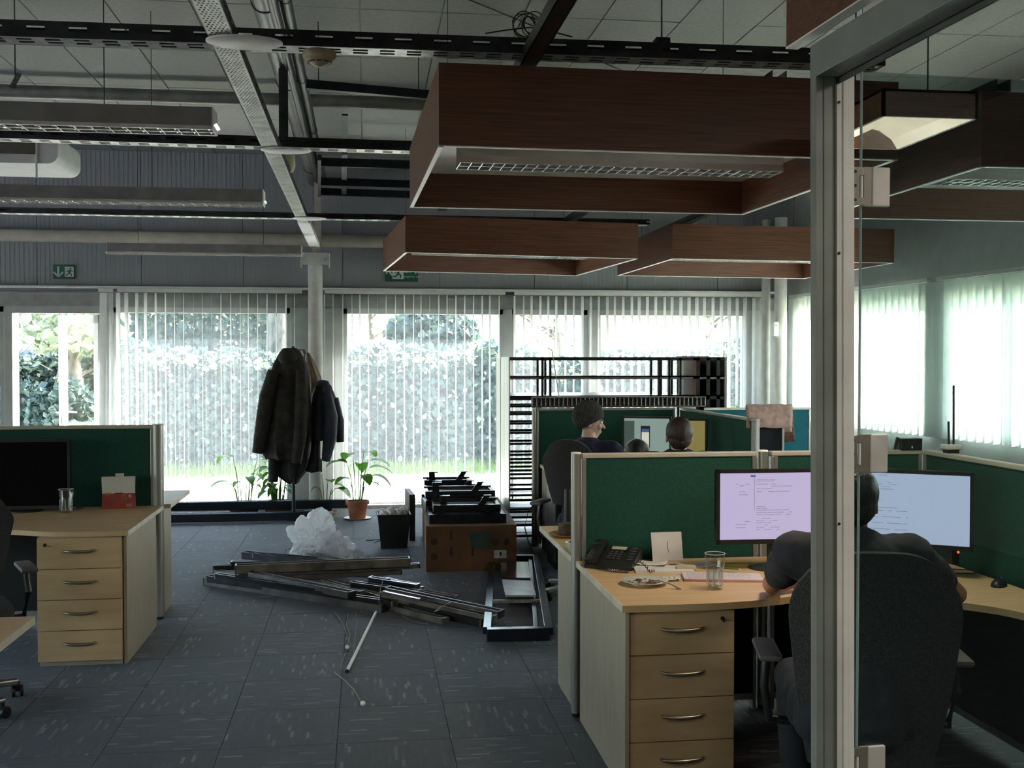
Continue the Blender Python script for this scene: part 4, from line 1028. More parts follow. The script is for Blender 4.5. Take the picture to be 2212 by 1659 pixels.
# telephone
tp = P(1325, 1222, ZD); t = thing('desk_telephone', 'black desk telephone with coiled cord beside the end post', 'telephone', tp, math.radians(-28))
ph = mat('phone_black', (.02, .02, .021), .3, var=.1)
b = MB(); b.loft([[(-.11, -.10, 0), (.11, -.10, 0), (.11, .10, 0), (-.11, .10, 0)], [(-.11, -.10, .018), (.11, -.10, .018), (.11, .10, .075), (-.11, .10, .075)]]); b.build('body', ph, t)
SL = Matrix.Rotation(math.atan2(.057, .2), 4, 'X')
def onp(b, x0, x1, y0, y1, z0, z1, bev=.002): b.box(x0, x1, y0, y1, z0, z1, bev, M=Matrix.Translation((0, 0, .0465)) @ SL)
b = MB(); onp(b, -.105, -.05, -.10, .10, .012, .030, .008); onp(b, -.108, -.047, -.105, -.055, 0, .034, .010); onp(b, -.108, -.047, .055, .105, 0, .034, .010); b.build('handset', ph, t, smooth=True)
b = MB(); onp(b, -.028, .055, .045, .085, .001, .008); b.build('display_rim', black, t)
b = MB(); onp(b, -.022, .048, .050, .080, .008, .009, 0); b.build('display', mat('lcd_green', (.42, .45, .30), .3), t)
k0 = None
for i in range(3):
    for j in range(4):
        b = MB(); onp(b, -.024 + i * .024, -.008 + i * .024, .026 - j * .022, .038 - j * .022, .001, .006, .001); b.build('key', mat('phone_key', (.06, .06, .062), .4), t)
b = MB()
for j in range(5): onp(b, .072, .098, .070 - j * .028, .084 - j * .028, .001, .005, .001)
b.build('side_keys', MATS['phone_key'], t)
pts = []
for i in range(240):
    s = i / 240; q = s * 2 * PI * 34
    bx = -.08 + .30 * s; by = -.10 - .055 * math.sin(PI * s) ; bz = .009 + .045 * max(0, math.sin(PI * (s - .62) / .3)) * (1 if .62 < s < .92 else 0)
    pts.append((bx + .0055 * math.cos(q) * .3, by + .0055 * math.cos(q), bz + .0055 * math.sin(q)))
MB().tube(pts, .0022, 5).build('coiled_cord', ph, t, smooth=True)
# papers
def sheets(name, label, cat, c, wd, dp, th, rz, m=paper, group=None, curl=0, extra=None):
    t = thing(name, label, cat, c, rz, group)
    if not curl: MB().box(-wd / 2, wd / 2, -dp / 2, dp / 2, 0, th, min(.001, th / 3)).build('sheet', m, t)
    else:
        b = MB(); g = []
        for i in range(9):
            x = -wd / 2 + wd * i / 8; g.append([b.b.verts.new((x, -dp / 2 + dp * j / 5, .001 + curl * ((i / 8 - .5) * 2) ** 2 * (1 if i < 5 else .4))) for j in range(6)])
        for i in range(8):
            for j in range(5): b.b.faces.new((g[i][j], g[i + 1][j], g[i + 1][j + 1], g[i][j + 1]))
        o = b.build('sheet', m, t, smooth=True); o.modifiers.new('s', 'SOLIDIFY').thickness = max(th, .0008)
    return t
sheets('paper_stack', 'stack of white papers lying behind the phone cord', 'papers', P(1432, 1232, ZD), .26, .13, .010, math.radians(-6))
sheets('loose_sheet', 'curled loose sheet on the papers, left of the standing card', 'paper', P(1398, 1223, ZD) + Vector((0, 0, .012)), .18, .10, .001, math.radians(-24), curl=.022)
sheets('loose_sheet', 'curled loose sheet lying right of the standing card', 'paper', P(1500, 1221, ZD), .20, .12, .001, math.radians(12), curl=.018)
sc_ = PY(1443, 1205, 4.93); sc_.z = ZD; t = thing('note_card', 'white paper card standing upright against the green partition', 'card', sc_ + Vector((0, .0, .001)), math.radians(4))
b = MB(); b.box(-.075, .075, -.001, .001, 0, .135, M=Matrix.Rotation(math.radians(-12), 4, 'X')); b.build('card', paper, t)
MB().tube([(.004, .016, .09), (.000, .010, .06), (.008, .006, .04)], .0008, 5).build('pen_stroke', black, t)
sheets('sticky_note_block', 'small cream paper block between the papers and the notebook', 'note block', P(1482, 1232, ZD), .085, .045, .022, math.radians(-14), mat('cream_paper', (.52, .44, .30), .8))
nb = P(1560, 1250, ZD); t = thing('notebook', 'open notebook with pink page edges beside the water glass', 'notebook', nb, math.radians(-12))
MB().box(-.17, .17, -.075, .075, 0, .010, .001).build('pages', mat('pink_pages', (.52, .26, .27), .8), t)
MB().box(-.168, .168, -.073, .074, .010, .012).build('top_page', mat('pale_page', (.60, .52, .54), .8, var=.03), t)
b = MB(); rr = random.Random(3)
for i in range(11):
    y = .06 - i * .012; x = -.15
    while x < .0 + .12 * (i % 3 > 0): l_ = rr.uniform(.006, .02); b.box(x, x + l_, y, y + .002, .012, .0123); x += l_ + .005
b.build('handwriting', mat('blue_ink', (.22, .22, .34), .7), t)
t = thing('ballpoint_pen', 'small pen lying across the notebook behind the glass', 'pen', P(1572, 1236, ZD) + Vector((0, 0, .014)), math.radians(-35))
MB().cyl((-.05, 0, .004), (.05, 0, .004), .004).build('barrel', mat('green_pen', (.08, .16, .04), .4), t, smooth=True); MB().cyl((.05, 0, .004), (.062, 0, .002), .003, .001).build('tip', steel, t, smooth=True)
sheets('yellow_folder', 'flat yellow folder lying near the monitor foot', 'folder', P(1592, 1222, ZD), .16, .045, .010, math.radians(-6), mat('mustard', (.42, .26, .06), .6))
t = thing('computer_mouse', 'black computer mouse on the desk, seen through the glass door', 'mouse', P(2158, 1266, ZD), math.radians(-50))
b = MB(); b.sph((0, 0, 0), .03, 20, sc=(1, 1.75, 1.1)); bmesh.ops.bisect_plane(b.b, geom=b.b.verts[:] + b.b.edges[:] + b.b.faces[:], plane_co=(0, 0, 0), plane_no=(0, 0, -1), clear_outer=True)
b.build('shell', black, t, smooth=True); MB().cyl((-.004, .03, .028), (.004, .03, .028), .006).build('wheel', steel_dark, t, smooth=True)
t = thing('cable', 'thin black mouse cable curling on the desk behind the glass', 'cable', P(2080, 1240, ZD))
MB().tube([(-.08, .02, .003), (-.02, -.005, .003), (.05, -.005, .003), (.09, .03, .003), (.07, .07, .003), (.0, .10, .003)], .0025, 8).build('wire', black, t, smooth=True)
kbp = P(1960, 1240, ZD); t = thing('keyboard', 'black keyboard in front of the man between the monitors', 'keyboard', (1.92, 4.33, ZD), math.radians(-12))
MB().box(-.21, .21, -.06, .07, 0, .018, .004).build('tray', black, t); b = MB()
for i in range(15):
    for j in range(5): b.box(-.20 + i * .027, -.178 + i * .027, -.052 + j * .023, -.033 + j * .023, .018, .024, .001)
b.build('keys', MATS['phone_key'], t)
lp = P(2070, 1193, .80); t = thing('indicator_light', 'small glowing red light below the right monitor', 'light', lp)
MB().sph((0, 0, 0), .006, 12).build('led', mat('red_led', (.8, .05, .02), .4, emit=(1, .10, .04), es=2.2), t, smooth=True)
MB().box(-.03, .03, .004, .05, lp.z * 0 - (.80 - ZD), .01, .003).build('usb_box', black, t)
# plate and cake on the second desk
cp = P(1226, 1158, ZD); t = thing('cake_plate', 'plate with dark cake on the desk behind the end post', 'plate', cp)
MB().lathe([(0, 0), (.06, 0), (.10, .014), (.102, .016), (.06, .007), (0, .006)], n=32).build('dish', mat('ochre_plate', (.42, .27, .09), .4), t, smooth=True)
MB().lathe([(0, .008), (.052, .008), (.056, .03), (.05, .068), (0, .072)], (.005, .01, 0), 20).build('cake', mat('dark_cake', (.055, .03, .018), .6, var=.4, scale=40, bump=.5), t, smooth=True)
t = thing('small_bowl', 'small pale bowl half hidden behind the aluminium post', 'bowl', P(1242, 1190, ZD))
MB().lathe([(0, 0), (.03, 0), (.05, .03), (.052, .045), (.048, .045), (.028, .006), (0, .006)], n=24).build('bowl', chin, t, smooth=True)
# red desk calendar
cl = P(256, 1099, ZD); t = thing('desk_calendar', 'red and white desk calendar standing on the left desk', 'calendar', cl, math.radians(3))
wc, hc = .20, .205; TI = Matrix.Rotation(math.radians(-9), 4, 'X')
MB().box(-wc / 2, wc / 2, -.002, .002, 0, hc, M=TI).build('front_board', mat('calendar_red', (.33, .035, .015), .5, var=.25, scale=12, col2=(.20, .02, .012)), t)
MB().box(-wc / 2, wc / 2, .028, .030, 0, hc * .98, M=Matrix.Rotation(math.radians(9), 4, 'X')).build('back_board', paper, t)
MB().box(-wc / 2, wc / 2, -.003, -.002, hc * .70, hc, M=TI).build('header_panel', mat('calendar_cream', (.40, .36, .27), .6), t)
MB().box(-.022, .03, -.004, -.002, hc * .98, hc * 1.09, M=TI).build('tab', paper, t)
b = MB(); rr = random.Random(8)
for zz, xa, xb in ((.87, -.09, .005), (.81, -.065, -.015), (.875, .03, .072)):
    x = xa
    while x < xb: l_ = rr.uniform(.004, .009); b.box(x, min(x + l_, xb), -.0036, -.003, hc * zz, hc * (zz + rr.uniform(.035, .05)), M=TI); x += l_ + .0015
b.build('printed_words', mat('dark_print', (.04, .03, .03), .6), t)
b = MB(); b.sph(TI @ Vector((.045, -.004, hc * .74)), .018, 12, sc=(1.3, .1, .8)); b.sph(TI @ Vector((.055, -.004, hc * .69)), .010, 12, sc=(1, .1, 1.6)); b.build('printed_figure', MATS['dark_print'], t, smooth=True)
for (x, z, w_, h_, c_, nm) in ((-.065, .42, .03, .03, (.36, .20, .09), 'ochre'), (.03, .28, .034, .032, (.32, .13, .05), 'orange'), (-.03, .24, .02, .025, (.10, .08, .07), 'grey'), (.068, .33, .018, .02, (.5, .30, .24), 'pale'), (.065, .05, .035, .02, (.28, .18, .17), 'rose'), (.0, .47, .05, .035, (.08, .03, .015), 'brown')):
    MB().box(x - w_ / 2, x + w_ / 2, -.0032, -.0025, hc * z, hc * z + h_, M=TI).build('printed_patch', mat('patch_' + nm, c_, .6, var=.2, scale=60), t)
t = thing('cable', 'thin dark cable on the left desk beside the glass', 'cable', P(168, 1100, ZD)); MB().tube([(-.06, .02, .004), (0, -.01, .004), (.03, .01, .012), (.02, .04, .004), (-.02, .05, .004)], .004, 8).build('wire', black, t, smooth=True)
# newspaper draped over the short partition
npz = Vector((2.93, 7.92, T)); t = thing('newspaper', 'pinkish folded newspaper draped over the short partition', 'newspaper', npz)
def sheet_over(y0, z0, prof, x0, x1, m, nm, skew=.02):
    b = MB(); g = []
    for i in range(15):
        s = i / 14; g.append([b.b.verts.new((x0 + (x1 - x0) * s + skew * q * .3, y + .006 * noise.noise((s * 5, q * .8, 1.3)), z + .010 * noise.noise((s * 4, q * .7, 4.1)))) for q, (y, z) in enumerate(prof)])
    for i in range(14):
        for j in range(len(prof) - 1): b.b.faces.new((g[i][j], g[i + 1][j], g[i + 1][j + 1], g[i][j + 1]))
    o = b.build(nm, m, t, smooth=True); o.modifiers.new('s', 'SOLIDIFY').thickness = .006; return o
sheet_over(0, 0, [(-.075, -.075), (-.06, -.035), (-.05, .012), (-.03, .08), (.0, .10), (.03, .09), (.045, .03), (.05, -.05), (.05, -.12)], -.10, .26, pinkp, 'front_fold')
sheet_over(0, 0, [(.06, .03), (.065, -.05), (.07, -.12), (.072, -.19)], .16, .32, mat('brown_newsprint', (.24, .12, .09), .8, var=.2, scale=30), 'hanging_fold')
b = MB()
for i in range(14):
    b.box(-.06 + i * .022, -.045 + i * .022, -.070, -.068, -.03, -.02)
b.b.free()
# router with two antennas, white object on the wall side
rp = PY(2040, 975, 5.2); rt = thing('wifi_router', 'small white router with two black antennas on the partition top, behind glass', 'router', (2.735, 4.80, T + .03))
rz_ = rt.location.z
MB().box(-.04, .04, -.03, .03, -.012, .012, .006).build('casing', white, rt); TM[rt.name] = Matrix.Translation(rt.location)
MB().cyl((-.012, 0, .01), (-.014, 0, .12), .0055).build('antenna', black, rt, smooth=True); MB().cyl((.012, 0, .01), (.010, 0, .29), .0055).build('antenna', black, rt, smooth=True)
MB().box(-.03, .03, -.02, .02, -.03, -.012).build('stand', black, rt)
t = thing('set_top_box', 'black box standing on the partition corner, seen through the glass', 'box', (2.64, 5.02, T + .001))
MB().box(-.055, .055, -.03, .03, 0, .055, .004).build('casing', black, t); MB().box(-.003, .003, -.032, -.03, .008, .018).build('light', white_rim, t)
MB().bar((-.075, 0, 0), (-.06, 0, .06), .01, .01).build('leg', black, t)

# ---------------------------------------------------------------- metal shelving unit behind the far partition
RX0, RX1, RY0, RY1, RZ = 1.30, 3.32, 9.80, 10.75, 1.705
t = thing('shelving_unit', 'tall black open metal shelving with silver left side, in front of the windows', 'shelving', (RX0, RY0, 0))
side_silver = mat('brushed_side', (.52, .52, .50), .35, .6, var=.08, stretch=(1, 1, .1))
W_ = RX1 - RX0; D_ = RY1 - RY0
MB().box(-.012, 0, 0, D_ * .62, 0, RZ, .002).build('side_panel', side_silver, t, label='silver side panel')
MB().box(-.012, 0, D_ * .66, D_, 0, RZ, .002).build('side_panel', side_silver, t, label='silver side panel')
MB().box(W_, W_ + .02, 0, D_, .9, RZ, .002).build('end_panel', mat('dull_grey_panel', (.20, .19, .19), .6), t)
dk = black_metal
def zt(v): return PY(1300, v, RY0).z
ztop, zmid, zbot = RZ, zt(815), zt(857)
b = MB().box(0, W_, 0, .03, ztop - .03, ztop).box(0, W_, D_ - .03, D_, ztop - .03, ztop); b.build('top_rail', dk, t)
MB().box(0, W_, 0, D_ * .5, zmid, zmid + .012).box(0, W_, 0, .02, zmid - .018, zmid + .012).build('middle_shelf', mat('grey_shelf', (.16, .16, .165), .4, .3), t)
MB().box(0, W_, 0, D_, zbot, zbot + .012).box(0, W_, 0, .03, zbot - .03, zbot + .012).build('lower_shelf', dk, t)
xs = [PY(u, 800, RY0).x - RX0 for u in (1172, 1189, 1424, 1446, 1470)]
for x in xs: MB().box(x - .010, x + .010, 0, .03, zbot, ztop).build('upright', dk, t); MB().box(x - .010, x + .010, D_ * .3, D_ * .32, zbot, ztop).build('upright', dk, t)
MB().box(PY(1497, 800, RY0).x - RX0, PY(1500, 800, RY0).x - RX0 + .02, 0, .3, zbot, ztop).build('rust_upright', mat('rusty_brown', (.12, .05, .03), .6), t)
for u in (1508, 1530, 1552): x = PY(u, 800, RY0).x - RX0; MB().box(x - .018, x + .018, -.0, .55, .95, ztop).build('divider_panel', dk, t)
MB().box(PY(1500, 800, RY0).x - RX0, W_, .56, .58, .95, ztop - .03).build('back_panel', mat('pale_grey_panel', (.34, .33, .33), .6), t)
z = .06; i = 0; b0 = None; wl_ = .27
zs = []
while z < zbot - .08: zs.append(z); z += R_.choice((.072, .085, .10))
for z in zs:
    if b0 is None: b0 = MB().box(0, wl_, 0, .022, 0, .022).box(0, .02, .022, .35, .0, .012).box(0, wl_, .35, .37, .0, .022).build('tray_rail', dk, t, loc=(0, 0, z))
    else: inst(b0, 'tray_rail', (0, 0, z), 0, t)
b = MB()
for zq in (.10, .20, .33, .47): b.box(.0, wl_, .02, .34, zq, zq + .006)
b.build('metal_tray', mat('pale_tray', (.42, .45, .52), .3, .4), t)
MB().box(wl_, wl_ + .02, 0, .4, 0, zbot).build('inner_upright', dk, t)
# finned grey unit on the partition side
f0 = PY(1150, 866, RY0 - .12); f1 = PY(1524, 866, RY0 - .12); zh0 = PY(1300, 880, RY0 - .12).z; zh1 = PY(1300, 857, RY0 - .12).z
t = thing('finned_grille', 'long dark grey finned metal grille hanging below the shelving', 'grille', (f0.x, RY0 - .12, zh0))
Lf = f1.x - f0.x; Hf = zh1 - zh0
MB().box(0, Lf, 0, .07, 0, .012).box(0, Lf, 0, .07, Hf - .012, Hf).box(0, Lf, .06, .07, 0, Hf).build('frame', mat('mid_grey_metal', (.10, .105, .105), .4, .4), t)
fin = None
for i in range(41):
    x = i * Lf / 40
    if fin is None: fin = MB().box(-.004, .004, 0, .06, .01, Hf - .01).build('fin', steel, t)
    else: inst(fin, 'fin', (x, 0, 0), 0, t)
# pinkish folder lying on the shelf top, thin white cable
t = thing('pink_folder', 'pink folder lying on top of the shelving at its right end', 'folder', (PY(1480, 766, RY0).x, RY0 + .1, RZ + .001))
MB().box(0, .26, 0, .2, 0, .010, .001).build('cover', mat('pink_card', (.50, .18, .15), .7), t)
t = thing('cable', 'thin pale cable hanging down in front of the shelving', 'cable', PY(1192, 768, RY0 - .03))
e_ = PY(1211, 878, RY0 - .03) - PY(1192, 768, RY0 - .03)
MB().tube([(-.03, .03, .07), (.0, 0, .05), (.01, 0, 0), (e_.x * .5, 0, e_.z * .45), (e_.x, 0, e_.z)], .004, 8).build('wire', cream_pipe, t, smooth=True)
# black computer case on the floor beside the far partition
t = thing('computer_case', 'black computer case standing at the end of the far desk', 'computer', (1.545, 9.05, 0))
MB().box(0, .20, 0, .45, .01, .46, .006).build('casing', black, t); MB().box(.02, .18, -.004, 0, .3, .42).build('front_panel', steel_dark, t)
t = thing('side_cabinet', 'dark cabinet below the far desk beside the shelving', 'cabinet', (1.50, 8.55, 0))
MB().box(0, .42, 0, .40, 0, .70, .004).build('carcass', mat('dark_cabinet', (.012, .012, .013), .5), t); MB().box(.01, .41, -.012, 0, .02, .34).box(.01, .41, -.012, 0, .36, .69).build('door', mat('dark_door', (.016, .016, .018), .4), t)
t = thing('bag', 'dark bag hanging beside the chair of the person in the hat', 'bag', (1.56, 8.2, .55))
b = MB(); b.sph((0, 0, .16), .15, 20, sc=(.55, .9, 1.15)); o = b.build('pouch', mat('bag_fabric', (.02, .018, .017), .8, var=.3, bump=.6), t, smooth=True)
MB().tube([(0, -.08, .30), (0, -.06, .42), (0, .06, .42), (0, .08, .30)], .01, 8).build('strap', black, t, smooth=True)
t = thing('cable', 'black cable looping down beside the shelving', 'cable', (1.46, 9.35, 0)); MB().tube([(.02, 0, .45), (-.06, 0, .36), (-.09, .0, .22), (-.06, 0, .10), (-.02, 0, .005)], .005, 8).build('wire', black, t, smooth=True)

# ---------------------------------------------------------------- floor clutter
# cardboard box
bx = Vector((.47, 8.60, 0)); t = thing('cardboard_box', 'long brown cardboard box with black frames on it', 'box', bx, math.radians(-2))
BW, BD, BH = .72, 1.75, .36
card_top = mat('pale_cardboard', (.30, .20, .13), .75, var=.1)
MB().box(0, BW, 0, .006, 0, BH).build('end_wall', card, t); MB().box(0, BW, BD - .006, BD, 0, BH).build('end_wall', card, t)
MB().box(0, .006, .006, BD - .006, 0, BH).build('side_wall', card, t); MB().box(BW - .006, BW, .006, BD - .006, 0, BH).build('side_wall', card, t)
MB().box(.0, BW / 2 - .002, 0, BD, BH, BH + .006).build('top_flap', card_top, t); MB().box(BW / 2 + .002, BW, 0, BD, BH, BH + .006).build('top_flap', card_top, t)
MB().box(.006, BW - .006, .006, BD - .006, 0, .006).build('bottom_wall', card, t)
b = MB(); b.prism([(.36, 0), (.50, 0), (.52, .13), (.34, .13)], -.0, .001); b.b.transform(Matrix.Translation((0, -.0005, .18)) @ Matrix.Rotation(PI / 2, 4, 'X')); b.build('printed_patch', mat('print_green', (.035, .075, .065), .8, var=.1), t)
b = MB()
for (x, z) in ((.05, .24), (.05, .12)): b.sph((x + .015, -.0005, z), .028, 12, sc=(1, .02, 1.0))
for (x, z) in ((.19, .25), (.19, .12), (.36, .12)): b.box(x, x + .018, -.0015, 0, z, z + .075)
for i in range(5): b.box(.52 + i * .012, .525 + i * .012, -.0015, 0, .20, .26)
b.sph((.64, -.0005, .23), .022, 12, sc=(1, .02, 1.3)); b.build('print_marks', card_print, t, kind='stuff')
MB().box(.54, .64, -.0015, 0, .10, .165).build('label', paper, t); MB().box(.585, .60, -.002, -.0015, .12, .15).build('label_mark', black, t)
# black bracket frames piled on it
whitep = mat('glossy_reflection_panel', (.60, .62, .66), .12, var=.03)  # pale tone stands in for the window's reflection between the frames
def bframe(label, x, y, z, wd, dp, h, rz=0, tilt=0):
    t = thing('metal_stand', label, 'frame', (x, y, z), math.radians(rz), 'black metal frames piled on the cardboard box')
    MB().box(0, wd, 0, .03, 0, h, .002).build('front_bar', black_metal, t); MB().box(0, wd, dp - .03, dp, 0, h, .002).build('rear_bar', black_metal, t)
    MB().box(0, .03, .03, dp - .03, 0, h * .8).build('side_bar', black_metal, t); MB().box(wd - .03, wd, .03, dp - .03, 0, h * .8).build('side_bar', black_metal, t)
    MB().box(.03, wd - .03, .03, dp - .03, h * .45, h * .5).build('panel', whitep, t)
    for i, x0 in enumerate((wd * .10, wd * .66)):
        b = MB(); s = 1 if i == 0 else 1
        b.prism([(0, 0), (.06, 0), (.05, .075), (-.0, .075)] if i == 0 else [(0, 0), (.06, 0), (.10, .075), (.055, .075)], 0, .012)
        b.b.transform(Matrix.Translation((x0, .02, h)) @ Matrix.Rotation(PI / 2, 4, 'X')); b.box(x0 + .02 + .03 * i, x0 + .08 + .03 * i, 0, .05, h + .068, h + .075)
        b.build('hook', black_metal, t)
    return t
bframe('black metal frame on the cardboard box, nearest and lowest', .50, 8.68, .367, .62, .48, .075, -1)
bframe('black metal frame on the cardboard box, behind the nearest one', .54, 8.80, .443, .55, .44, .06, -2)
bframe('black metal frame on the cardboard box, third from the front', .51, 9.36, .368, .56, .46, .10, 2)
bframe('black metal frame on the cardboard box, resting across the middle of the pile', .50, 9.26, .505, .60, .40, .055, -1)
bframe('black metal frame on the cardboard box, fourth from the front', .55, 9.74, .47, .46, .40, .05, -1)
bframe('black metal frame on the cardboard box, farthest one', .53, 9.98, .525, .44, .28, .05, 0)
t = thing('leaning_panel', 'narrow dark panel standing on edge left of the cardboard box', 'panel', (.40, 10.1, 0), math.radians(3))
MB().box(0, .05, 0, .5, 0, .43, .003).build('board', mat('dark_panel', (.05, .055, .05), .6), t); MB().box(-.002, .052, -.003, .0, 0, .43).build('edge_strip', steel_dark, t)
# bin
t = thing('waste_bin', 'black square bin filled with crumpled paper', 'bin', (.245, 9.80, 0), math.radians(1))
b = MB(); h = .30
o_ = [[(-a, -c, z), (a, -c, z), (a, c, z), (-a, c, z)] for a, c, z in ((.115, .095, 0), (.145, .12, h))]
i_ = [[(-a, -c, z), (a, -c, z), (a, c, z), (-a, c, z)] for a, c, z in ((.140, .115, h), (.112, .092, .01))]
b.loft(o_ + i_).build('tub', mat('bin_plastic', (.018, .022, .022), .35), t)
MB().tube([(-.148, -.123, h), (.148, -.123, h), (.148, .123, h), (-.148, .123, h), (-.148, -.123, h)], .006, 8).build('rim', black, t, smooth=True)
for i in range(9):
    b = MB(); b.sph((0, 0, 0), .045, 12)
    for v in b.b.verts: v.co *= 1 + .45 * noise.noise(v.co * 45 + Vector((i * 3, 0, 0)))
    o = b.build('crumpled_paper', mat('bright_scrap', (.66, .66, .64), .5), t); o.location = (-.09 + .06 * (i % 4), -.06 + .055 * (i // 3), h - .012 + .03 * (i % 2))
t = thing('cable', 'short tangled dark cable on the carpet left of the bin', 'cable', P(805, 1168, 0)); MB().tube([(-.06, 0, .004), (0, .02, .004), (.05, .0, .012), (.07, .04, .004)], .004, 6).tube([(.02, -.12, .004), (.04, -.05, .004), (.08, 0, .004)], .004, 6).build('wire', mat('rust_cable', (.07, .035, .03), .6), t, smooth=True)
# plastic bag
def blob(c, r, sc, seed, amp=.35, f=2.2):
    b = MB(); bmesh.ops.create_icosphere(b.b, subdivisions=5, radius=1)
    for v in b.b.verts:
        n1 = noise.noise(v.co * f + Vector((seed, 0, 0))); n2 = abs(noise.noise(v.co * f * 2.6 + Vector((0, seed, 0)))); n3 = abs(noise.noise(v.co * f * 6 + Vector((0, 0, seed))))
        v.co *= 1 + amp * n1 - .32 * n2 - .07 * n3
        v.co = Vector((v.co.x * r * sc[0], v.co.y * r * sc[1], v.co.z * r * sc[2]))
        if v.co.z < -r * sc[2] * .55: v.co.z = -r * sc[2] * .55
        v.co += Vector(c) + Vector((0, 0, r * sc[2] * .55))
    return b
plast = mat('thin_plastic_film', (.95, .96, 1.0), .18, trans=.6, alpha=.80, var=.03, coat=.5)
pb = P(695, 1222, 0); t = thing('plastic_bag', 'crumpled translucent white plastic bag on the pile of metal profiles', 'bag', (pb.x - .02, pb.y + .12, .0))
blob((-.06, .03, .0), .225, (1.0, .7, 1.2), 3.1, .5, 1.6).build('bag_body', plast, t, smooth=False)
blob((.12, .0, .0), .16, (.9, .8, 1.05), 9.7, .5, 1.8).build('bag_fold', plast, t)
blob((.27, -.03, .0), .10, (1.2, .7, .75), 17.7, .5, 2.8).build('loose_end', mat('clear_film', (.7, .74, .8), .12, alpha=.35, var=.03, coat=.8), t)
# pile of metal blind rails
pm = [mat('rail_grey', (.23, .22, .215), .4, .5, var=.15, stretch=(1, .2, 1)), mat('rail_dark', (.05, .05, .055), .35, .5, var=.15), mat('rail_dusty', (.26, .235, .20), .55, .3, var=.2), mat('rail_blue_dark', (.04, .045, .065), .3, .5), mat('rail_bright', (.42, .42, .44), .25, .8)]
def prof_bar(label, p, q, z0, z1, wd, hh, mi, group='loose metal profiles piled on the carpet'):
    a = P(p[0], p[1], z0); c = P(q[0], q[1], z1); d = c - a; L = d.length
    t = thing('metal_profile', label, 'rail', a, math.atan2(d.y, d.x), group)
    pit_ = math.atan2(d.z, math.hypot(d.x, d.y)); M = Matrix.Rotation(-pit_, 4, 'Y')
    MB().box(0, L, -wd / 2, wd / 2, 0, .003, M=M).box(0, L, -wd / 2, -wd / 2 + .003, 0, hh, M=M).box(0, L, wd / 2 - .003, wd / 2, 0, hh, M=M).box(0, L, -wd / 2, -wd / 2 + .012, hh - .003, hh, M=M).box(0, L, wd / 2 - .012, wd / 2, hh - .003, hh, M=M).build('channel', pm[mi], t)
    for x in (0, L): MB().box(x - .006, x + .006, -wd / 2 - .002, wd / 2 + .002, -.001, hh + .002, .002, M=M).build('end_cap', pm[4] if mi in (3, 4) else pm[(mi + 1) % 3], t)
    return t
bars = [
 ((447, 1262), (832, 1322), 0, 0, .055, .045, 0, 'long grey metal profile in front of the pile'),
 ((452, 1256), (852, 1312), .03, .03, .05, .04, 1, 'long dark metal profile lying just behind the front one'),
 ((470, 1250), (700, 1284), .06, .05, .045, .035, 3, 'short blue-black profile on the left end of the pile'),
 ((543, 1247), (760, 1292), .075, .06, .06, .04, 0, 'broad grey profile crossing the left half of the pile'),
 ((575, 1250), (782, 1287), .05, .045, .04, .03, 2, 'dusty flat profile ending in the middle of the pile'),
 ((510, 1238), (884, 1222), .10, .11, .075, .055, 2, 'broad dusty profile lying across the top of the pile'),
 ((560, 1248), (905, 1226), .06, .09, .05, .03, 0, 'thin grey profile under the broad dusty one'),
 ((592, 1254), (866, 1240), .05, .05, .045, .03, 0, 'thin grey profile just in front of the broad one'),
 ((462, 1232), (590, 1226), .01, .02, .045, .035, 1, 'short dark profile sticking out at the left of the pile'),
 ((466, 1236), (520, 1244), .0, .0, .04, .02, 2, 'stubby dusty profile at the far left of the pile'),
 ((500, 1222), (586, 1222), .045, .045, .04, .03, 3, 'short blue-black profile with bright end'),
 ((530, 1206), (745, 1226), .02, .06, .07, .05, 1, 'dark profile at the back left of the pile'),
 ((552, 1204), (700, 1224), .08, .08, .05, .035, 1, 'second dark profile at the back left'),
 ((628, 1196), (752, 1224), .04, .09, .07, .04, 2, 'dusty profile slanting behind the plastic bag'),
 ((800, 1256), (902, 1272), .09, .07, .05, .03, 3, 'blue-black profile with bright tip right of the middle'),
 ((835, 1262), (908, 1282), .05, .03, .05, .04, 3, 'blue-black stub at the right of the crossing'),
 ((845, 1258), (900, 1266), .11, .09, .02, .012, 4, 'thin bright strip on the blue-black profile'),
 ((838, 1282), (1082, 1334), .09, .03, .06, .04, 0, 'long grey profile running to the black floor frame, upper one'),
 ((830, 1292), (1066, 1346), .06, .02, .06, .04, 2, 'long dusty profile running to the black floor frame'),
 ((818, 1298), (1045, 1352), .03, .0, .06, .04, 1, 'long dark profile running to the black floor frame'),
 ((845, 1318), (962, 1348), .0, .0, .05, .035, 2, 'dusty profile lying flat on the carpet at the right'),
 ((830, 1282), (905, 1298), .12, .11, .02, .014, 4, 'bright thin strip in the middle right of the pile'),
 ((700, 1262), (850, 1302), .04, .03, .05, .03, 2, 'dusty profile in the heart of the pile'),
 ((760, 1266), (905, 1286), .07, .05, .05, .03, 1, 'dark profile crossing behind the middle of the pile'),
 ((905, 1280), (985, 1294), .05, .04, .045, .02, 2, 'short dusty profile with bright knob at the right'),
 ((640, 1244), (800, 1246), .02, .03, .05, .03, 1, 'dark profile deep inside the pile'),
]
for p_, q_, z0, z1, wd, hh, mi, lb in bars: prof_bar(lb, p_, q_, z0, z1, wd * 1.2, hh * 1.15, mi)
string_m = mat('pale_string', (.42, .38, .32), .8)
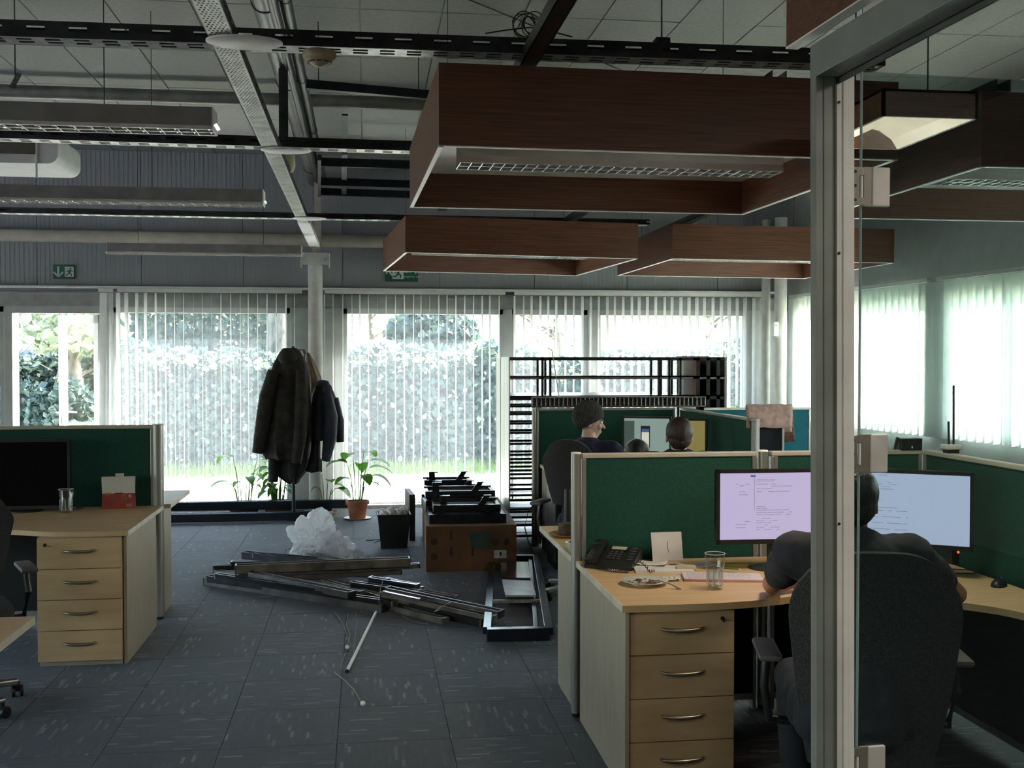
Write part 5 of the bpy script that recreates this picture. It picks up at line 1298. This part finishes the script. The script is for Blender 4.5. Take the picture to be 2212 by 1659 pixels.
def stringy(label, pts, r=.0022, end=False):
    P0 = P(*pts[0]) if len(pts[0]) == 3 else P(*pts[0], .004)
    t = thing('string', label, 'string', P0)
    q = [(P(*p) if len(p) == 3 else P(*p, .004)) - P0 for p in pts]
    MB().tube(q, r, 6).build('cord', string_m, t, smooth=True)
    if end: MB().sph(q[-1] + Vector((0, 0, .010)), .013, 14, sc=(1, 1.4, 1)).build('weight', white_rim, t, smooth=True)
stringy('loose pale string with a knot in front of the pile, left', [(723, 1322), (738, 1345), (746, 1362), (752, 1378), (758, 1392), (750, 1402)], .002, True)
stringy('loose pale string curving down from the pile, middle', [(752, 1325), (748, 1350), (756, 1370), (752, 1388), (744, 1415), (738, 1432)], .002)
stringy('loose pale string curving down from the pile, right', [(768, 1322), (772, 1345), (766, 1380), (764, 1410)], .0015)
stringy('pale string tied over the pile crossing', [(826, 1315, .02), (818, 1296, .08), (822, 1272, .13), (828, 1250, .17)], .003)
stringy('pale string tied around the right-hand profiles', [(975, 1300, .11), (950, 1312, .10), (938, 1322, .08), (948, 1318, .11)], .003)
stringy('thin string on the carpet ending in a small white weight', [(722, 1452), (745, 1470), (765, 1490), (775, 1508), (784, 1524)], .0022, True)
stringy('reddish string on the carpet right of the pile', [(870, 1330), (890, 1344), (925, 1348)], .002)
a = P(812, 1322, .03); c = P(750, 1449, .008); t = thing('white_rod', 'thin white rod pointing from the pile towards the viewer', 'rod', a)
MB().cyl((0, 0, 0), c - a, .009, n=12).build('shaft', white_rim, t, smooth=True); MB().cyl(c - a, (c - a) * 1.012, .011, n=12).build('tip', steel_dark, t, smooth=True)
# black floor frame
fa, fb, fc, fd = P(1052, 1385, 0), P(1186, 1382, 0), P(1158, 1217, 0), P(1064, 1217, 0)
t = thing('floor_frame', 'long black metal frame lying flat on the carpet beside the right desks', 'frame', fa); T0 = fa
blu = mat('black_frame_sheen', (.03, .034, .046), .22, .5, var=.1)
MB().bar(Vector((0, 0, .04)), fb - T0 + Vector((0, 0, .04)), .06, .075, bev=.003).build('near_bar', blu, t)
MB().bar(Vector((0, 0, .05)) + (fd - T0) * .02, fd - T0 + Vector((0, 0, .05)), .05, .045, bev=.003).build('side_bar', blu, t)
MB().bar(fb - T0 + Vector((-.0, 0, .05)), fc - T0 + Vector((0, 0, .05)), .055, .045, bev=.003).build('side_bar', blu, t)
MB().bar(fb - T0 + Vector((-.07, .05, .035)), fc - T0 + Vector((-.05, 0, .035)), .03, .03, bev=.003).build('inner_rail', blu, t)
MB().bar(fd - T0 + Vector((0, 0, .04)), fc - T0 + Vector((0, 0, .04)), .05, .06, bev=.003).build('far_bar', blu, t)
MB().bar(fa - T0 + (fd - fa) * .34 + Vector((0, 0, .05)), fb - T0 + (fc - fb) * .34 + Vector((0, 0, .05)), .02, .02).build('cross_bar', steel, t)
w0 = [P(1084, 1255, .08), P(1148, 1258, .08), P(1158, 1289, .08), P(1092, 1289, .08)]
t = thing('board', 'pale board lying across the black floor frame', 'board', w0[0]); b = MB()
b.loft([[p - w0[0] for p in w0], [p - w0[0] + Vector((0, 0, .012)) for p in w0]]).build('sheet', mat('pale_board', (.36, .36, .38), .35), t)
w0 = [P(1080, 1217, .07), P(1140, 1217, .07), P(1146, 1252, .075), P(1083, 1252, .075)]
t = thing('board', 'dark brown glossy board lying at the far end of the floor frame', 'board', w0[0]); b = MB()
b.loft([[p - w0[0] for p in w0], [p - w0[0] + Vector((0, 0, .014)) for p in w0]]).build('sheet', mat('dark_gloss_board', (.05, .035, .03), .15), t)
# long black beams on the floor near the windows
def beam2(label, y, z, x0, x1, wd, hh, feet):
    t = thing('long_black_beam', label, 'beam', (x0, y, z))
    MB().box(0, x1 - x0, -wd / 2, wd / 2, 0, hh, .006).box(0, x1 - x0, -wd / 2 - .004, -wd / 2, hh * .4, hh * .46).build('beam', blu, t)
    for fx in feet: MB().box(fx - .04, fx + .04, -.07, .07, -z + .001, 0).build('foot', black, t)
    return t
x_r = PY(752, 1090, 11.75).x; x_r2 = PY(718, 1112, 11.42).x
beam2('long black beam lying near the windows, rear one', 11.80, .09, -2.6, x_r, .10, .09, (.5, 2.2))
beam2('long black beam lying near the windows, front one', 11.45, .02, -2.7, x_r2, .11, .085, (.5, 2.2))
t = thing('beam_caster', 'small metal caster at the right end of the front black beam', 'caster', (x_r2 - .03, 11.36, 0))
MB().box(-.03, .03, -.02, .02, .05, .11, .004).build('bracket', steel, t); MB().cyl((-.02, 0, .035), (.02, 0, .035), .035).build('wheel', black, t, smooth=True)
t = thing('beam_caster', 'second small caster lying in front of the beam end', 'caster', (x_r2 - .05, 11.0, 0)); MB().box(-.02, .03, -.05, .05, .0, .05, .008).build('bracket', steel_dark, t); MB().cyl((.03, -.03, .03), (.06, -.03, .03), .028).build('wheel', black, t, smooth=True)

# ---------------------------------------------------------------- coat stand with coats
SX = PY(634, 1000, 11.62).x; SY = 11.62
t = thing('coat_stand', 'black metal coat stand hidden under hanging coats', 'coat stand', (SX, SY, 0))
MB().cyl((0, 0, .03), (0, 0, 1.82), .02).build('pole', black, t, smooth=True)
MB().lathe([(0, 0), (.11, 0), (.11, .015), (.03, .035), (0, .04)]).build('base', black, t, smooth=True)
for i in range(6):
    q = i * PI / 3; MB().tube([(0, 0, 1.66), (.09 * math.cos(q), .09 * math.sin(q), 1.68), (.13 * math.cos(q), .13 * math.sin(q), 1.75), (.11 * math.cos(q), .11 * math.sin(q), 1.79)], .008, 8).build('hook', black, t, smooth=True)
hkx = PY(654, 760, SY).x - SX
MB().tube([(hkx - .03, -.05, 1.60), (hkx - .028, -.05, 1.74), (hkx - .015, -.05, 1.785), (hkx + .005, -.05, 1.785), (hkx + .02, -.05, 1.74), (hkx + .02, -.05, 1.58)], .007, 8).build('loop_hook', black, t, smooth=True)
def coat(label, px, rows, m, dy, depth, folds, seed, sleeves=(), lining=None, collar=None):
    # rows: (v, uleft, uright) outline in the photograph converted into metres at the stand's distance
    y = SY + dy
    c0x = PY(px, 900, y).x; t = thing('coat', label, 'coat', (c0x, y, 0), 0, 'coats on the stand')
    rings = []; n_ = 56
    for v, a, b_ in rows:
        A = PY(a, v, y); B = PY(b_, v, y); cx = (A.x + B.x) / 2 - c0x; hw = (B.x - A.x) / 2; k = (v - rows[0][0]) / (rows[-1][0] - rows[0][0])
        dd = depth * (.35 + .65 * min(1, k * 2.2)); ring = []
        for i in range(n_):
            q = 2 * PI * i / n_; f = 1 + folds * (.3 + .7 * k) * (math.sin(q * 7 + seed + k * 1.5) * .6 + math.sin(q * 13 + seed * 2 - k) * .4)
            ring.append((cx + hw * math.cos(q) * (1 + .25 * (f - 1)), dd * math.sin(q) * f + .02 * noise.noise((q * 2, k * 6, seed)), A.z + .012 * math.sin(q * 5 + seed) * k))
        rings.append(ring)
    MB().loft(rings[::-1]).build('shell', m, t, smooth=True)
    for nm, pts, rad, mm in sleeves:
        q = [PY(u, v, y - off) - Vector((c0x, y, 0)) for u, v, off in pts]
        MB().tube([q[0]] + q[1:], rad, 16).build(nm, mm or m, t, smooth=True)
    if collar:
        for (u, v, off, r, s3) in collar: MB().sph(PY(u, v, y - off) - Vector((c0x, y, 0)), r, 18, sc=s3).build('hood', m, t, smooth=True)
    return t
cm1 = mat('dark_brown_wool', (.026, .021, .018), .9, var=.25, scale=14, bump=.6, bscale=25)
cm2 = mat('navy_quilted_cloth', (.022, .026, .042), .75, var=.2, scale=10, bump=.5, bscale=22)
cm3 = mat('beige_lining', (.33, .25, .18), .8, var=.1)
cm4 = mat('black_cloth', (.012, .012, .014), .9, var=.2, bump=.5, bscale=20)
coat('dark brown coat with hood on the left side of the coat stand', 622, [(752, 612, 640), (762, 603, 650), (785, 590, 662), (815, 580, 668), (860, 572, 670), (905, 566, 672), (945, 562, 672), (975, 566, 670), (990, 575, 668)], cm1, -.10, .17, .16, 1.0,
     sleeves=[('sleeve', [(590, 800, .12), (575, 860, .14), (566, 920, .14), (556, 978, .12)], [.055, .075, .07, .055], None), ('sleeve', [(650, 800, .15), (652, 880, .19), (648, 940, .18), (640, 1000, .16)], [.05, .07, .065, .05], None)], collar=[(622, 772, .06, .10, (1.0, .8, .9))])
coat('long black coat hanging below the brown one', 625, [(900, 585, 670), (960, 582, 668), (1000, 580, 668), (1020, 588, 660), (1035, 610, 648), (1042, 625, 645)], cm4, .05, .13, .2, 4.0, sleeves=[('sleeve', [(596, 900, .1), (592, 970, .12), (590, 1040, .1)], [.06, .06, .05], None)])
coat('navy quilted jacket on the right side of the coat stand', 700, [(822, 690, 706), (834, 680, 716), (860, 672, 726), (900, 668, 732), (935, 666, 733), (950, 668, 728)], cm2, .0, .13, .12, 2.0,
     sleeves=[('sleeve', [(706, 850, .12), (714, 900, .15), (712, 950, .15), (704, 995, .12)], [.05, .075, .07, .045], None), ('sleeve', [(722, 860, .0), (732, 910, .02), (735, 955, .02)], [.045, .055, .04], None)], collar=[(697, 828, .05, .06, (1.2, .9, .6))])
coat('beige-lined garment hanging behind the navy jacket', 680, [(762, 662, 668), (780, 662, 678), (815, 666, 694), (850, 668, 702), (880, 670, 700)], cm3, .08, .06, .06, 3.0)
coat('short black garment hanging lowest at the right of the stand', 682, [(945, 668, 692), (990, 667, 692), (996, 655, 696), (1018, 650, 696)], cm4, .10, .07, .1, 6.0)

# ---------------------------------------------------------------- potted plants
def leaf_blade(b, base, d, up, L, wd, droop, n=6):
    d = Vector(d).normalized(); side = d.cross(Vector((0, 0, 1)))
    if side.length < .05: side = Vector((1, 0, 0))
    side.normalize(); p = Vector(base); prev = None; dirv = (d * (1 - up) + Vector((0, 0, up))).normalized()
    for i in range(n + 1):
        s = i / n; ww = wd * math.sin(PI * min(.98, s * .92 + .06)) ** .8
        l_ = b.b.verts.new(p - side * ww / 2 + Vector((0, 0, .12 * ww))); m_ = b.b.verts.new(p); r_ = b.b.verts.new(p + side * ww / 2 + Vector((0, 0, .12 * ww)))
        if prev: b.b.faces.new((prev[0], prev[1], m_, l_)); b.b.faces.new((prev[1], prev[2], r_, m_))
        prev = (l_, m_, r_); dirv = (dirv + Vector((0, 0, -droop / n))).normalized(); p = p + dirv * L / n
def pot_plant(label, c, r, h, stems, seed, saucer=True, pot_m=terra, lm=leaf_m, low=False):
    t = thing('potted_plant', label, 'plant', c); rr = random.Random(seed)
    MB().lathe([(0, .0), (r * .72, 0), (r * .92, h * .8), (r * 1.06, h * .8), (r * 1.08, h), (r * .96, h), (r * .9, h * .82), (r * .7, h * .85), (0, h * .85)], n=28).build('pot', pot_m, t, smooth=True)
    MB().lathe([(0, h * .86), (r * .88, h * .86), (r * .5, h * .9), (0, h * .92)], n=20).build('soil', mat('soil', (.03, .02, .014), .95, bump=.8), t, smooth=True)
    if saucer: MB().lathe([(0, -.001), (r * 1.0, -.001), (r * 1.25, .012), (r * 1.22, .014), (r * .95, .004), (0, .003)], n=28).build('saucer', pot_m if saucer is True else saucer, t, smooth=True)
    for (q, L, hgt, wd) in stems:
        q += rr.uniform(-.2, .2); d = Vector((math.cos(q), math.sin(q), 0)); base = Vector((0, 0, h * .88)) + d * r * .35
        top = base + d * (L * .35) + Vector((0, 0, hgt))
        st = MB().tube([base, base.lerp(top, .5) + Vector((0, 0, hgt * .12)) - d * L * .04, top], [.006, .005, .003], 6).build('stem', leaf_m, t, smooth=True)
        b = MB(); leaf_blade(b, top, d, .35, L * 1.15, wd * 1.7, 1.5 + rr.uniform(-.3, .6)); b.build('leaf', lm, t, smooth=True, recalc=False)
    return t
pl = P(772, 1124, 0)
pot_plant('leafy plant in a terracotta pot right of the column, pale saucer beneath', pl + Vector((0, .12, .001)), .115, .19, [(2.9, .22, .42, .11), (.2, .24, .36, .10), (2.2, .22, .50, .09), (-.35, .26, .28, .085), (.8, .20, .52, .09), (3.6, .16, .26, .08), (-.1, .22, .44, .075), (1.5, .2, .40, .08), (-1.2, .18, .30, .08), (.3, .16, .20, .06)], 4, saucer=white)
pa = PY(600, 1076, 12.05); pot_plant('low terracotta bowl planter with dense upright shoots behind the black beam', (pa.x, 12.06, 0), .17, .14, [(R_.uniform(0, 6.28), R_.uniform(.10, .18), R_.uniform(.12, .40), R_.uniform(.02, .055)) for _ in range(30)], 6, False)
pb_ = PY(538, 1078, 12.1); pot_plant('wide dark planter with tall arching leaves left of the terracotta bowl', (pb_.x - .05, 12.07, 0), .19, .13, [(2.6, .22, .50, .09), (.4, .25, .36, .08), (1.2, .2, .30, .06), (3.4, .22, .24, .06), (0, .2, .46, .08), (-1, .18, .30, .06), (2, .16, .22, .04), (.9, .16, .18, .04), (3.0, .14, .2, .03)], 9, False, mat('dark_pot', (.05, .035, .025), .7))
pc_ = PY(704, 1075, 12.05); pot_plant('small low plant with drooping leaves at the foot of the column', (pc_.x, 11.98, 0), .10, .15, [(-.4, .20, .14, .10), (1.2, .12, .22, .07), (2.4, .10, .28, .05), (.2, .16, .18, .08), (3.3, .10, .16, .05)], 12, True)
pe = PY(1598, 870, 12.2); pot_plant('tall plant behind the shelving at the right window, only its leaf tips showing', (pe.x, 12.1, 0), .13, .55, [(1.3, .35, .62, .05), (.6, .3, .5, .05), (2.4, .3, .45, .05), (-1, .25, .5, .05)], 15, True)

# ---------------------------------------------------------------- outside: lawn, ivy hedge, trees, roof
grass_m = mat('sunlit_lawn', (.50, .54, .34), .95, var=.2, scale=3, col2=(.42, .46, .30))
struct('lawn', MB().box(-22, 20, YW + .3, 45, -.14, -.04), grass_m)
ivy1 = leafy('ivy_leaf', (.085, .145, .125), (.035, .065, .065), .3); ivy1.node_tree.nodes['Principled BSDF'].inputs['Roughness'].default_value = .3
ivy2 = leafy('pale_sunlit_leaf', (.42, .47, .36), (.20, .27, .17), .4)  # paler copy of the ivy; sun on the hedge top is in its colour
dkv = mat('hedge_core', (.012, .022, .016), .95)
YH = 17.0
def leaves(name, m, n_, fn, s0, s1, parent, seed, flat=.0):
    rr = random.Random(seed); V = []; Fc = []
    for i in range(n_):
        p, nrm = fn(rr); s = rr.uniform(s0, s1)
        d = Vector((rr.gauss(0, 1), rr.gauss(0, 1), rr.gauss(0, 1))).normalized(); nr = (Vector(nrm) * 1.1 + d).normalized()
        x = nr.orthogonal().normalized(); x = Matrix.Rotation(rr.uniform(0, 6.28), 3, nr) @ x; y = nr.cross(x); k = len(V); p = Vector(p)
        # five-cornered ivy leaf, slightly folded
        V += [p - y * s, p + x * s * .75 - y * s * .2 + nr * s * .2, p + x * s * .35 + y * s * .6, p + y * s, p - x * s * .35 + y * s * .6, p - x * s * .75 - y * s * .2 + nr * s * .2]
        Fc += [(k, k + 1, k + 2, k + 3), (k, k + 3, k + 4, k + 5)]
    me = bpy.data.meshes.new(name); me.from_pydata(V, [], Fc); me.materials.append(m); o = bpy.data.objects.new(name, me); link(o); o.parent = parent; o['kind'] = 'stuff'; return o
def htop(x): return 1.86 + .10 * math.sin(x * 1.3) + .07 * math.sin(x * 3.1 + 1)
t = thing('ivy_hedge', 'long ivy-covered hedge across the garden outside the windows', 'hedge', (0, YH, 0)); TM[t.name] = Matrix.Translation((0, YH, 0))
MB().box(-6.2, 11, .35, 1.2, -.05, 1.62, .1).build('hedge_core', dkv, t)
def fh(rr):
    x = rr.uniform(-6.3, 11); z = rr.uniform(0, htop(x)); return (x, .20 + .12 * noise.noise((x * 1.2, z * 1.5, 0)) * 2 + rr.uniform(-.08, .1), z), (0, -1, .35)
def ft(rr):
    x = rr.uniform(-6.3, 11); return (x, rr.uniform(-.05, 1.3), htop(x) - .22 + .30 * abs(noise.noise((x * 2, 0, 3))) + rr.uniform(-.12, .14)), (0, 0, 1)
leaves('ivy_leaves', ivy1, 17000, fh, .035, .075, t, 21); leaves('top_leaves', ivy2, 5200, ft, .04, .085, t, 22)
def fs(rr):
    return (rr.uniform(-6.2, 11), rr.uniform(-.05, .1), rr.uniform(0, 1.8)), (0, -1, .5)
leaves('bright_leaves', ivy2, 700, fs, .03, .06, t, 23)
# taller grass along the hedge foot
def fg():
    rr = random.Random(31); V = []; Fc = []
    for i in range(9000):
        x = rr.uniform(-6, 10); y = YH - rr.uniform(.0, .9) ** 1.6; h_ = rr.uniform(.06, .24); a = rr.uniform(0, 3.14); k = len(V); w_ = .008; l_ = rr.uniform(-.06, .06)
        V += [(x - w_ * math.cos(a), y - w_ * math.sin(a), -.04), (x + w_ * math.cos(a), y + w_ * math.sin(a), -.04), (x + l_, y + l_ * .5, -.04 + h_)]; Fc.append((k, k + 1, k + 2))
    me = bpy.data.meshes.new('grass_tufts'); me.from_pydata(V, [], Fc); me.materials.append(leafy('grass_blade', (.30, .42, .12), (.2, .32, .08), .5)); o = link(bpy.data.objects.new('grass_tufts', me))
    tag(o, 'tufts of grass along the foot of the hedge', 'grass', kind='stuff')
fg()
bark = mat('bark', (.22, .19, .16), .9, var=.3, scale=12, stretch=(1, 1, .3), bump=.8, bscale=15)
def tree(label, x, y, h, r, crown, m, n_, seed, lean=0, branches=5, leafsize=(.05, .11), name='garden_tree'):
    t = thing(name, label, 'tree', (x, y, -.04)); rr = random.Random(seed)
    MB().tube([(0, 0, 0), (lean * .3, 0, h * .3), (lean * .7 + .05, 0, h * .6), (lean, 0, h)], [r * 1.2, r, r * .85, r * .5], 14).build('trunk', bark, t, smooth=True)
    for i in range(branches):
        q = rr.uniform(0, 6.28); z = h * rr.uniform(.55, .95); L = crown[0] * rr.uniform(.4, .8)
        MB().tube([(lean * z / h, 0, z), (lean * z / h + L * .5 * math.cos(q), L * .5 * math.sin(q), z + L * .3), (lean * z / h + L * math.cos(q), L * math.sin(q), z + L * .5)], [r * .35, r * .2, r * .06], 8).build('branch', bark, t, smooth=True)
    if n_:
        def f(rr):
            while True:
                v = Vector((rr.uniform(-1, 1), rr.uniform(-1, 1), rr.uniform(-1, 1)))
                if v.length <= 1 and v.length > .35 and noise.noise(v * 3 + Vector((seed, 0, 0))) > -.18: break
            return (lean + v.x * crown[0], v.y * crown[1], crown[3] + v.z * crown[2]), v
        leaves('foliage', m, n_, f, *leafsize, t, seed)
    return t
ev = leafy('evergreen_leaf', (.085, .13, .115), (.04, .07, .065), .25)
pale = leafy('pale_spring_leaf', (.50, .50, .44), (.32, .32, .26), .45)
px = PY(598, 800, 19.5); tree('tall grey-brown trunk rising behind the hedge left of the column', px.x, 19.5, 5.5, .20, (1.4, 1.2, 1.1, 4.9), pale, 1500, 41)
px = PY(455, 800, 21); tree('dense evergreen shrub-tree above the hedge in the left window', px.x, 21, 2.5, .15, (2.1, 1.3, 1.35, 2.45), ev, 5000, 42)
px = PY(930, 800, 21); tree('rounded green bush-tree above the hedge in the middle window', px.x, 20.5, 2.0, .12, (.9, .8, .55, 2.15), ev, 2300, 43)
px = PY(1200, 800, 23); tree('bare pinkish tree with thin pale leaves behind the hedge, right', px.x, 23, 3.0, .10, (2.6, 1.2, 1.1, 3.2), pale, 1500, 44, branches=12)
px = PY(800, 800, 24); tree('thin tree with sparse pale leaves between the windows', px.x, 24, 3.0, .08, (1.6, 1.2, 1.0, 3.2), pale, 900, 45, branches=9)
px = PY(1480, 800, 19); tree('light trunk with pale leaves outside the rightmost window', px.x, 19, 3.5, .09, (1.5, 1.0, 1.2, 3.0), pale, 1300, 46, lean=.5, branches=8)
px = PY(158, 900, 16.2); tree('short grey garden trunk seen through the open garden door', px.x, 16.2, 2.0, .13, (.8, .6, .45, 2.2), ivy2, 700, 47, branches=3)
px = PY(70, 900, 15.4); tree('ivy bush with thin bare stem left of the open garden door', px.x, 15.6, 2.6, .022, (.5, .35, .62, .85), ivy1, 1300, 48, lean=.35, branches=2, leafsize=(.04, .09), name='ivy_bush')
px = PY(10, 900, 15.6); tree('second dark bush at the far left beyond the glass', px.x - .35, 16.2, 1.2, .03, (.8, .5, .7, .9), ivy1, 1600, 49, branches=2, leafsize=(.04, .08), name='ivy_bush')
px = PY(195, 900, 18); tree('low clipped bright shrub seen through the garden door', px.x, 19, .6, .05, (.9, .6, .35, .75), ivy2, 1200, 50, branches=2, name='garden_shrub')
px = PY(185, 800, 26); tree('pale blossoming tree above the roof behind the garden door', px.x, 25, 3.0, .1, (2.6, 1.2, 1.2, 3.0), pale, 1700, 51, branches=6)
# corrugated roof far left
ra = PY(-160, 745, 24); rb = PY(175, 740, 24); t = thing('shed', 'low shed with blue-grey corrugated roof beyond the hedge at the left', 'shed', (ra.x, 24, 0))
MB().box(0, rb.x - ra.x, 1.2, 3.2, -.05, 1.75).build('wall', mat('shed_wall', (.35, .33, .30), .9), t)
b = MB(); Lr = rb.x - ra.x; nn_ = 90
pts = [(Lr * i / nn_, .035 * math.sin(i * 2.2)) for i in range(nn_ + 1)]
for (xa, wa), (xb, wb) in zip(pts, pts[1:]): b.quad((xa, .9, 1.72 + wa), (xb, .9, 1.72 + wb), (xb, 3.2, 2.42 + wb), (xa, 3.2, 2.42 + wa))
b.build('roof', mat('blue_grey_roof', (.10, .13, .20), .6), t, recalc=False)
# pale neighbouring wall outside the right windows
t = thing('garden_wall', 'pale rendered wall outside the right-hand windows', 'wall', (11.0, 1.0, -.05)); MB().box(0, .2, 0, 13, 0, 2.2).build('wall', mat('pale_render', (.75, .74, .70), .9), t)
MB().box(-.03, .23, 0, 13, 2.2, 2.25).build('coping', white, t)
struct('lawn_2', MB().box(6.9, 20, -14, YW + .3, -.14, -.04), grass_m)
struct('lawn_3', MB().box(-24, XL - .2, -14, YW + .3, -.14, -.04), mat('bounce_paving', (.66, .66, .64), .8, var=.05, scale=3))  # unseen ground, made pale so the daylight it bounces stays neutral
struct('bounce_terrace', MB().box(-12, 8, YW + .26, YW + 2.6, -.14, -.03), mat('bounce_paving', (.72, .70, .64), .8, var=.05, scale=3))  # pale strip added to bounce daylight up to the ceiling
if slat0.parent is None: bpy.data.objects.remove(slat0)
